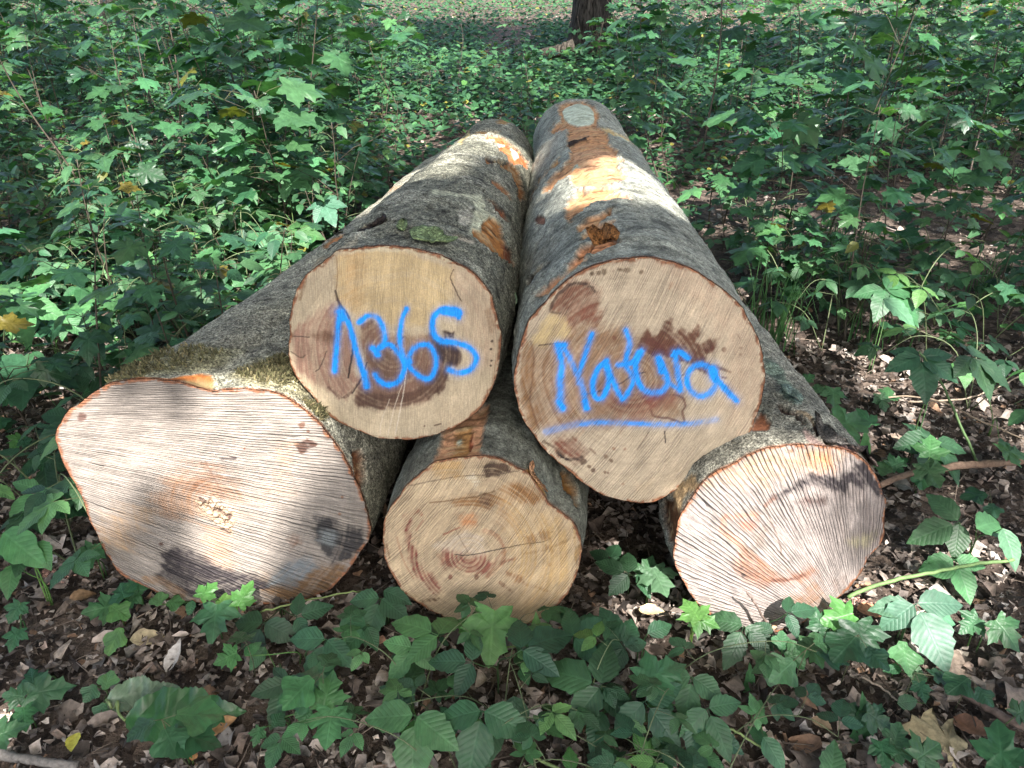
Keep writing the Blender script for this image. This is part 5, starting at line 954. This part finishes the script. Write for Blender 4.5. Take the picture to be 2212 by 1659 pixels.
stick('fallen_branch', 'thin straw-coloured stick lying diagonally at lower right', 'branch', [(1860,1460,.01),(1910,1490,.01),(1965,1530,.01)], .003, .002, (.30, .25, .19))
stick('bramble_cane', 'tall arching green bramble cane at the right', 'cane', [(2112,1000,.0),(2080,930,.12),(2045,850,.26),(2010,790,.38),(1985,760,.44)], .0048, .0032, (.075, .13, .05), M_STEM, .1)
stick('bramble_cane', 'thick sunlit prickly green cane beside the right log', 'cane', [(1830,1290,.02),(1900,1262,.05),(2000,1238,.08),(2100,1220,.10),(2190,1210,.11)], .0055, .0045, (.12, .20, .07), M_STEM, .15)
stick('bramble_cane', 'slender bramble cane trailing at the bottom centre right', 'cane', [(1110,1610,.01),(1160,1640,.03),(1230,1672,.04)], .004, .0035, (.16, .22, .08), M_STEM, .1)
stick('bramble_cane', 'green cane running low under bottom right brambles', 'cane', [(1505,1640,.03),(1565,1575,.06),(1620,1600,.04),(1690,1640,.02)], .003, .0025, (.16, .22, .08), M_STEM, .1)
stick('bramble_cane', 'light green stem trailing in front of the big left face', 'cane', [(560,1322,.05),(650,1300,.07),(740,1282,.07),(800,1276,.05)], .0025, .002, (.15, .2, .07), M_STEM, .1)
stick('bramble_cane', 'thin dark stem crossing above the mossy log end', 'cane', [(60,815,.12),(180,795,.15),(300,788,.16),(400,780,.14)], .0025, .002, (.09, .08, .05), M_STEM, .1)

def fallen(label, px, py, s, rt, col, shape, h=.02, bend=.2, cat='fallen leaf', name='fallen_leaf'):
    p = on_z(px, py, h); g = p*[1, 1, 0]; size = s*depth(p)/F; a = R(rt); tip = unit([math.sin(a), math.cos(a), .05]); mb = MB(); base = p-g-tip*size*.45
    nr = unit([rng.normal(0, .15), -.2+rng.normal(0, .15), 1])
    if isinstance(shape, str) and shape == 'oval': leaf_oval(mb, base, tip, nr, size, col, w=.3, bend=-bend, fold=.4, tooth=.02)
    elif isinstance(shape, str): leaf_oval(mb, base, tip, nr, size, col, w=.45, bend=bend, fold=.05, n=5, tooth=.08)
    else: leaf_maple(mb, base, tip, nr, size, col, bend=bend, shape=shape, fold=-.15)
    o = mb.build(name, M_DEAD); o.location = g.tolist(); return tag(o, label, cat)
OAK = np.array([(.03,0),(.10,.06),(.16,.16),(.34,.20),(.46,.16),(.40,.28),(.26,.36),(.24,.44),(.40,.52),(.52,.50),(.44,.62),(.28,.66),(.24,.74),(.32,.84),(.20,.84),(.12,.90),(0,1.)]); OAK = np.vstack([OAK, (OAK[:-1]*[-1, 1])[::-1]])
fallen('large pale olive lobed oak leaf lying at lower right', 2028, 1590, 128, -70, (.27, .23, .13), OAK, .03, .05)
fallen('curled cream dry leaf on litter below the big left face', 318, 1374, 78, 75, (.42, .36, .22), 'oval', .03, -.5)
fallen('whitish crumpled dry leaf in the lower left litter', 378, 1430, 62, 20, (.38, .36, .31), 'oval', .03, .6)
fallen('brown cupped leaf left of the big left face bottom', 175, 1284, 50, 60, (.20, .13, .07), 'oval', .03, -.4)
fallen('orange-brown leaf under the tip of the dock leaf', 470, 1572, 80, 70, (.33, .19, .08), 'oval', .015, .2)
fallen('yellow spotted leaf at lower left below the dock', 160, 1604, 54, 160, (.40, .38, .06), 'oval', .04, .1)
fallen('russet sunlit dry leaf right of the right log foot', 1880, 1318, 62, 100, (.34, .17, .09), 'oval', .03, -.3)
fallen('reddish brown curled leaf at lower right edge', 2095, 1575, 84, 150, (.24, .13, .08), 'oval', .02, .4)
fallen('tan dry leaf standing in litter left of the oak leaf', 1774, 1566, 52, 150, (.33, .25, .15), 'oval', .02, .3)
fallen('yellow-pink sunlit leaf in the gap before the right log', 1405, 1322, 56, 110, (.52, .40, .22), 'oval', .05, .2)
fallen('grey-tan broad dead maple leaf on litter at right', 2060, 1430, 70, 40, (.20, .16, .12), MAPLES[0], .02, -.2)
fallen('pale dead maple leaf right of the pile on bare soil', 1950, 945, 56, 20, (.24, .19, .14), MAPLES[1], .02, -.3)
fallen('dry tan maple leaf hanging in the left brambles', 280, 772, 40, 180, (.38, .25, .18), 'oval', .06, .4)
fallen('small orange leaf scrap at bottom left centre', 418, 1634, 22, 0, (.50, .25, .10), 'flake', .015, .1)
fallen('pinkish bark chip on litter left of the middle log', 823, 1382, 26, 5, (.55, .33, .22), 'flake', .02, .05, 'wood chip', 'wood_chip')
fallen('grey bark chip beside the pinkish chip', 803, 1385, 22, -80, (.22, .20, .19), 'flake', .02, .05, 'wood chip', 'wood_chip')
fallen('small green leaf caught between the two upper logs', 1117, 646, 34, 20, (.16, .24, .15), 'oval', .0, .1)
o = bpy.data.objects['fallen_leaf'] if False else None
# the caught leaf sits up on the bark, not on the ground
lo = [o for o in bpy.data.objects if o.get('label', '').startswith('small green leaf caught')][0]
L = LOG['TR']; vi = np.where(L['vis'])[0]; j = vi[np.argmin(((L['zP'][vi]-np.array([1122, 646]))**2).sum(1))]
p_old = on_z(1117, 646, 0.); k = depth(L['flat'][j])/depth(p_old); lo.scale = (k, k, k)
lo.location = (L['flat'][j]+L['nrm'][j]*.015+np.array([-.01, -.015, 0])).tolist(); lo.rotation_euler = (.9, 0, .1)
# sawdust heap
def sawdust(label, px, py, n, sp):
    p = on_z(px, py, .01); g = p*[1, 1, 0]; mb = MB()
    for _ in range(n):
        q = np.array([rng.normal(0, sp), rng.normal(0, sp*.5), 0]); q[2] = .012+.03*math.exp(-(q[0]**2+4*q[1]**2)/(sp*sp))*rng.random()
        d = rng.normal(0, 1, 3); d = unit(d)*rng.uniform(.003, .009); e = unit(rng.normal(0, 1, 3))*rng.uniform(.002, .004); mb.add([q, q+d, q+d+e, q+e], None, [(0, 1, 2, 3)], None, np.array([.56, .34, .26])*rng.uniform(.7, 1.2))
    o = mb.build('sawdust_heap', M_DEAD, None, False); o.location = g.tolist(); tag(o, label, 'sawdust', kind='stuff')
sawdust('pinkish sawdust heap left of the big grooved face', 110, 1246, 420, .028); sawdust('scatter of pale sawdust beside the right log foot', 1850, 1310, 200, .035)

def grass(label, px, py, n, h, spread=.05):
    p = on_z(px, py, 0); mb = MB()
    for _ in range(n):
        b = np.array([rng.normal(0, spread), rng.normal(0, spread), 0]); a = rng.uniform(0, 6.28); d = np.array([math.cos(a), math.sin(a), 0]); hh = h*rng.uniform(.5, 1.1); dr = rng.uniform(.2, .8)
        L = smooth_line([b, b+d*hh*.12+[0, 0, hh*.5], b+d*hh*dr*.6+[0, 0, hh*.85], b+d*hh*dr*1.1+[0, 0, hh*(.95-dr*.5)]], 4); m = len(L); sd = np.cross(d, [0, 0, 1]); w = np.linspace(.0035, .0006, m)[:, None]
        c = np.array([.05, .13, .04])*rng.uniform(.7, 1.5); mb.add(np.vstack([L-sd*w, L+sd*w]), None, [(k, k+1, m+k+1, m+k) for k in range(m-1)], None, c)
    o = mb.build('grass_clump', M_PLAINLEAF); o.location = p.tolist(); tag(o, label, 'grass', 'grass clumps right of the pile')
grass('tall grass clump with bent blades beside the upper right log', 1665, 745, 46, .42); grass('long arching grass blades behind the right brambles', 1800, 610, 40, .4, .08)
grass('sparse grass tuft at the foot of the right brambles', 1880, 745, 30, .26, .07); grass('thin grass tuft near the right picture edge', 2120, 640, 30, .34, .07)

# ------------------------------------------------------------------ trees
def trunk_mesh(mb, pts, r0, r1, col, n=28, flare=1.5):
    pts = smooth_line(pts, 10); m = len(pts); V = []; H_ = np.linalg.norm(pts-pts[0], axis=1)
    for k in range(m):
        r = r0+(r1-r0)*k/(m-1); fl = 1+(flare-1)*math.exp(-H_[k]/.35)
        for j in range(n):
            a = 2*math.pi*j/n; rr = r*fl*(1+.06*math.sin(3*a+1)+.05*math.sin(5*a+2)*math.exp(-H_[k]/.5)+rng.normal(0, .022)); V.append(pts[k]+[rr*math.cos(a), rr*math.sin(a), 0])
    mb.add(V, None, grid_faces(m, n, True)[:, ::-1], None, col)
TR_FOOT = on_z(1272, 138, 0)
LIT = []      # sunlit spots: outlines on their own surface, seen along the sun
su = unit(np.cross([0, 0, 1.], SUN)); sv = np.cross(SUN, su)
def q_of(X): X = np.atleast_2d(X); return np.stack([X@su, X@sv], 1)
def lit_face(key, pts):
    L = LOG[key]; LIT.append(q_of(on_plane(toP(key, pts), L['P0'], L['n'])))
def lit_bark(key, zk, pts):
    L = LOG[key]; vi = np.where(L['vis'])[0]; P = toP(zk, pts); LIT.append(q_of(np.array([L['flat'][vi[np.argmin(((L['zP'][vi]-p)**2).sum(1))]] for p in P])))
def lit_ground(pts, h=.05): LIT.append(q_of(np.array([on_z(a, b, h) for a, b in pts])))
lit_face('LB', [(60,560),(130,430),(330,405),(600,425),(690,470),(560,640),(480,780),(390,960),(270,930),(180,790),(100,680)])
lit_face('LB', [(1050,300),(1250,270),(1420,300),(1560,400),(1640,520),(1580,640),(1440,700),(1440,880),(1330,960),(1250,1130),(1290,1330),(1150,1420),(1030,1260),(1060,1060),(980,900),(880,760),(900,620),(1000,480)])
lit_face('RB', [(250,1020),(300,780),(450,560),(700,420),(960,300),(1230,300),(1300,430),(1180,560),(1000,640),(940,860),(1180,1000),(1280,1080),(1180,1220),(1020,1380),(860,1500),(620,1500),(440,1370),(320,1180)])
0 and lit_face('RB', [(1450,560),(1680,600),(1690,840),(1560,960),(1450,860)])
lit_bark('TR', 'TOP', [(1230,760),(1400,720),(1600,680),(1760,700),(1900,790),(2060,1010),(1900,930),(1700,860),(1500,840),(1300,860)])
lit_bark('TR', 'TOP', [(1240,900),(1400,860),(1600,830),(1760,860),(1900,900),(2050,1020),(1850,960),(1700,930),(1450,930),(1240,970)])
lit_bark('TL', 'TOP', [(20,740),(140,600),(230,480),(330,410),(480,390),(620,400),(750,500),(840,640),(820,720),(720,620),(560,500),(470,490),(330,570),(200,650)])
lit_bark('LB', 'TL2', [(300,1060),(480,930),(700,915),(820,920),(650,1010),(480,1040)]); lit_bark('LB', 'TL2', [(890,740),(1000,660),(1150,600),(1110,680),(1000,730)])
lit_bark('LB', 'LB', [(1180,262),(1400,230),(1560,300),(1600,390),(1450,310),(1250,274)])
for p_, h_ in (([(430,520),(470,450),(540,395),(640,370),(720,390),(690,470),(740,520),(650,600),(540,620),(470,590)], .3), ([(0,620),(50,600),(120,630),(130,690),(90,730),(0,750)], .3), ([(40,700),(140,740),(240,765),(200,800),(60,760)], .05),
     ([(1860,1240),(1960,1190),(2080,1200),(2190,1160),(2212,1240),(2080,1300),(2060,1360),(1950,1400),(1900,1360),(1850,1330)], .1), ([(1400,1230),(1460,1240),(1470,1330),(1390,1330)], .1), ([(1410,190),(1500,180),(1520,260),(1490,350),(1420,330)], .6),
     ([(1480,420),(1560,405),(1640,420),(1640,470),(1540,480),(1480,460)], .1), ([(1640,430),(1760,420),(1780,460),(1680,480)], .1), ([(340,540),(440,560),(420,600),(330,590)], .1), ([(1550,20),(1640,0),(1660,60),(1570,70)], .9), ([(1760,40),(1900,40),(1900,70),(1780,80)], .9), ([(1900,640),(1960,630),(1970,700),(1920,690)], .3),
     ([(130,70),(250,50),(270,110),(140,130)], .1), ([(360,180),(480,170),(500,270),(380,300)], .1), ([(830,225),(920,205),(940,300),(850,330)], .1), ([(1000,140),(1080,130),(1090,160),(1010,175)], .05), ([(1700,160),(1800,150),(1850,210),(1720,220)], .3), ([(60,250),(120,240),(130,320),(80,330)], .2)):
    lit_ground(p_, h_)
_lp = [q_of(L['flat'][L['vis']][::150]) for L in LOG.values()]+[q_of(on_plane(toP(k, OUT[k]), L['P0'], L['n'])) for k, L in LOG.items()]+[q_of(L['P0'][None]) for L in LOG.values()]
_lp = np.vstack(_lp); FLECK = []
def flecks(n, xf, ylo, yhi, rlo, rhi, hlo=.05, hhi=.8):
    k = 0
    for _ in range(n*20):
        if k >= n: break
        y = rng.uniform(ylo, yhi); x = xf(y); q = q_of([[x, y, rng.uniform(hlo, hhi)]])[0]; r = rng.uniform(rlo, rhi)
        if np.hypot(*(_lp-q).T).min() < r+.12: continue
        FLECK.append((q[0], q[1], r)); k += 1
for c, r_ in HOLES:
    for _ in range(5): q = q_of([[c[0]+rng.normal(0, r_*.35), c[1]+rng.normal(0, r_*.5), .05]])[0]; FLECK.append((q[0], q[1], r_*rng.uniform(.12, .32)))
FLECK = [f for f in FLECK if np.hypot(*(_lp-np.array(f[:2])).T).min() > f[2]+.1]
flecks(60, lambda y: rng.uniform(-.7*y-.6, -.15*y-.3), 2.0, 9.0, .03, .24); flecks(60, lambda y: rng.uniform(.1*y+.6, .7*y+.6), 2.2, 9.0, .03, .17); flecks(18, lambda y: rng.uniform(-.2*y, .12*y), 5.0, 9.0, .03, .12)
flecks(75, lambda y: rng.uniform(-.75*y, .75*y), 8.5, 17, .1, .45); flecks(2, lambda y: rng.uniform(-1.3, 1.3), .75, 1.35, .012, .035, .02, .15)
FLECK = np.array(FLECK)
LITBOX = [(l.min(0)-.12, l.max(0)+.12) for l in LIT]
def blocked_ok(Q, rad):
    """keep only canopy leaves that do not shade the sunlit spots"""
    keep = np.ones(len(Q), bool)
    for l, (lo, hi) in zip(LIT, LITBOX):
        ix = np.where((Q > lo).all(1) & (Q < hi).all(1))[0]
        if len(ix): keep[ix] &= sdist(Q[ix], l) > rad[ix]
    for a, b, r in FLECK: keep &= ((Q[:, 0]-a)**2+(Q[:, 1]-b)**2) > (r+rad*.8)**2
    return keep
M_CROWN = mat_plain('canopy leaf', .5, 20, .25, .002, .35)
def tree(label, x, y, r, lean, crown_r, cz, n, leaf=(.10, .19), h=9.0, cut=True, shape=None, ctr=None, cat='tree', thick=False):
    root = empty('forest_tree', (x, y, 0), label, cat, 'trees standing around the log pile'); tb = MB(); top = np.array([lean[0], lean[1], h])
    trunk_mesh(tb, [(0, 0, -.1), top*.15, top*.45, top*.75, top], r, r*.35, (.036, .033, .028))
    tb.build('trunk', M_TREE, root); c0 = np.array([lean[0]*.8, lean[1]*.8, cz]) if ctr is None else np.asarray(ctr, float)-[x, y, 0]
    bb = MB(); ends = []
    for k in range(6):
        a = 2*math.pi*k/6+rng.normal(0, .2); s = top*rng.uniform(.55, .8); e = c0+np.array([math.cos(a)*crown_r*.75, math.sin(a)*crown_r*.75, rng.uniform(-.6, 1.0)])
        bb.tube(smooth_line([s, s*.4+e*.6+[0, 0, .5], e], 4), .045, .012, 5, (.055, .048, .04)); ends.append(e)
    bb.build('branch', M_TREE, root)
    m = n//26; cc = []
    while len(cc) < m:
        u = rng.uniform(-1, 1, 3)
        if u@u < 1: cc.append(c0+u*np.array([crown_r, crown_r, 1.25]))
    cc = np.repeat(np.array(cc), 26, 0); P = cc+rng.normal(0, 1, cc.shape)*[.42, .42, .26]
    if thick:      # extra leaves added along the sun's path so these log ends stay shaded
        for key in ('TL', 'TR', 'CB'):
            Lg = LOG[key]; o3 = on_plane(toP(key, OUT[key]), Lg['P0'], Lg['n']); c3 = o3.mean(0); f_ = np.sqrt(rng.random(420))[:, None]; T3 = c3+(o3[rng.integers(0, len(o3), 420)]-c3)*f_*1.08
            P = np.vstack([P, T3+SUN*((rng.uniform(7.3, 8.6, 420)-T3[:, 2])/SUN[2])[:, None]-[x, y, 0]])
    n = len(P); s = rng.uniform(*leaf, n)
    W = P+[x, y, 0]; k = blocked_ok(q_of(W), s*.62) if cut else np.ones(n, bool); P, s = P[k], s[k]; n = len(P)
    a = rng.uniform(0, 6.28, n); t = np.stack([np.cos(a), np.sin(a), rng.normal(-.1, .3, n)], 1); nr = np.stack([rng.normal(0, .35, n)+SUN[0]*.6, rng.normal(0, .35, n)+SUN[1]*.6, np.ones(n)], 1)
    sd_ = np.cross(t, nr); sd_ /= np.linalg.norm(sd_, axis=1)[:, None]; prof = [(0, -.5, 0), (.42, -.15, .05), (.36, .25, .03), (0, .6, -.1), (-.36, .25, .03), (-.42, -.15, .05)]
    V = np.stack([P+s[:, None]*(u*sd_+v*t+np.array([0, 0, w])) for u, v, w in prof], 1).reshape(-1, 3); i = np.arange(n)*6
    q = np.concatenate([np.stack([i, i+1, i+2, i+3], 1), np.stack([i, i+3, i+4, i+5], 1)])
    c = np.array([.04, .105, .035])[None]*rng.uniform(.7, 1.4, (n, 1)); build('crown', V, [q], M_CROWN, root, None, np.repeat(c, 6, 0)); return root
T_ = [('old tree with furrowed trunk and broad roots behind the log pile', TR_FOOT[0], TR_FOOT[1]+.35, .34, (.3, .2), 5.0, 8.2, 15000, 10, (TR_FOOT[0]+.2, TR_FOOT[1]-1.5, 8.4)),
      ('dark slender tree far back at the upper left', on_z(245, 68, 0)[0], on_z(245, 68, 0)[1], .16, (.2, 0), 3.4, 8.0, 5000, 9, None),
      ('dark tree trunk far back at the upper right', on_z(1706, 22, 0)[0], on_z(1706, 22, 0)[1], .22, (0, 0), 3.5, 8.0, 4500, 9, None),
      ('ivy-darkened tree at the right picture edge', on_z(2235, 235, 0)[0], on_z(2235, 235, 0)[1], .24, (.2, 0), 4.2, 7.6, 9000, 9, None),
      ('forest tree behind the camera on the left', -4.2, -5.0, .22, (1.2, .8), 4.0, 7.6, 13000, 9, (-2.2, -3.6, 7.8)),
      ('forest tree behind the camera on the right', 5.2, -4.6, .24, (-1.0, .6), 4.2, 7.6, 14000, 9, (3.0, -3.2, 7.9)),
      ('forest tree to the left of the camera', -5.6, .6, .2, (.8, .2), 4.0, 7.4, 11000, 9, (-3.4, .4, 7.6)),
      ('forest tree to the right of the camera', 6.4, .9, .22, (-.8, .2), 4.0, 7.6, 11000, 9, (4.4, .6, 7.8)),
      ('forest tree far back on the left', -9.5, 12.5, .2, (.6, 0), 4.2, 8.0, 4200, 9, (-6.0, 9.5, 8.6)),
      ('forest tree far back on the right', 11.5, 12.0, .22, (-.6, 0), 4.4, 8.0, 4200, 9, (7.0, 9.5, 8.6)),
      ('forest tree left beside the clearing', -7.4, 4.6, .2, (1.0, 0), 4.0, 7.6, 10000, 9, (-3.6, 3.6, 8.2)),
      ('forest tree right beside the clearing', 8.2, 5.2, .22, (-1, 0), 4.2, 7.6, 10000, 9, (4.2, 3.8, 8.2))]
for lb, x, y, r, ln, cr, cz, n, h, ctr in T_: tree(lb, float(x), float(y), r, ln, cr, cz, n, h=h, ctr=ctr, thick=lb.endswith('camera on the right'))

# ivy on the old trunk and at the right edge, and the dead limb beside the trunk
def ivy(label, x, y, r, h, n, lo=-.8):
    root = empty('ivy', (x, y, 0), label, 'ivy'); mb = MB()
    for _ in range(n):
        a = rng.uniform(-math.pi, 0)+.1; z = h*rng.random()**1.4; rr = r*(1+.5*math.exp(-z/.35))+.02+rng.random()*.12*(1 if z < .5 else .3); p = np.array([rr*math.cos(a), rr*math.sin(a), z]); o = unit([math.cos(a), math.sin(a), .4])
        leaf_maple(mb, p, unit([rng.normal(0, .6), -.3, -.6+rng.normal(0, .3)]), o, rng.uniform(.05, .10), tone(rng.choice([0, 1, 2])), shape=LOBED)
    mb.build('foliage', M_MAPLE, root); st = MB()
    for k in range(3): a = -.6-.8*k; st.tube(smooth_line([(r*1.4*math.cos(a), r*1.5*math.sin(a), 0), (r*1.1*math.cos(a+.2), r*1.15*math.sin(a+.2), h*.5), (r*1.06*math.cos(a), r*1.08*math.sin(a), h)], 5), .012, .006, 5, (.08, .065, .05))
    st.build('vine_stem', M_TWIG, root)
ivy('ivy and low shoots climbing the foot of the old tree', float(TR_FOOT[0]), float(TR_FOOT[1]+.35), .34, .7, 46)
p_ = on_z(2235, 235, 0); ivy('dense dark ivy wrapping the tree at the right picture edge', float(p_[0]), float(p_[1]), .26, 1.8, 160)
stick('fallen_branch', 'dark mossy dead limb lying left of the old tree foot', 'branch', [(1095,128,.05),(1150,122,.12),(1200,112,.22),(1240,100,.3)], .07, .10, (.05, .045, .035), M_TREE, .3, 12)
stick('fallen_branch', 'grey rotting limb half hidden in the left understorey', 'branch', [(395,278,.08),(450,262,.14),(505,268,.12)], .05, .035, (.09, .075, .055), M_TREE, .3, 10)
stick('fallen_branch', 'long dark fallen limb in the upper right understorey', 'branch', [(1800,292,.1),(1900,255,.25),(2000,222,.4),(2110,185,.5)], .03, .022, (.07, .06, .045), M_TREE, .3, 9)
stick('fallen_branch', 'thin pale curved twig sticking up behind the upper right log', 'branch', [(1315,246,.2),(1330,236,.26),(1352,226,.3)], .009, .006, (.45, .4, .34))
# slim bare saplings rising out of the picture
def pole(label, px, py, qx, qy, hz, r):
    a = on_z(px, py, 0); b = on_z(qx, qy, hz); d = b-a; mb = MB(); mb.tube(smooth_line([np.zeros(3), d*.5+rng.normal(0, .02, 3), d, d*1.35+rng.normal(0, .05, 3)], 6), r, r*.5, 7, (.06, .05, .038), .2)
    o = mb.build('bare_sapling', M_TWIG); o.location = a.tolist(); tag(o, label, 'sapling', 'bare sapling stems in the understorey')
pole('thin bare sapling leaning left of the upper logs', 745, 300, 712, 60, .75, .009); pole('dark bare sapling in front of the old tree', 1150, 250, 1110, 60, .6, .006); pole('grey bare sapling left of the far log ends', 985, 245, 1000, 90, .5, .006)
pole('slim dark stem in the left understorey', 405, 320, 330, 60, .8, .007); pole('pale leaning stem at upper left', 355, 305, 300, 110, .7, .007); pole('leaning dark stem in the upper right understorey', 1745, 330, 1860, 30, .9, .008); pole('slim stem at the far right', 2075, 470, 2140, 180, .8, .007); pole('bare stem right of the upper right log', 1560, 330, 1600, 120, .6, .006)
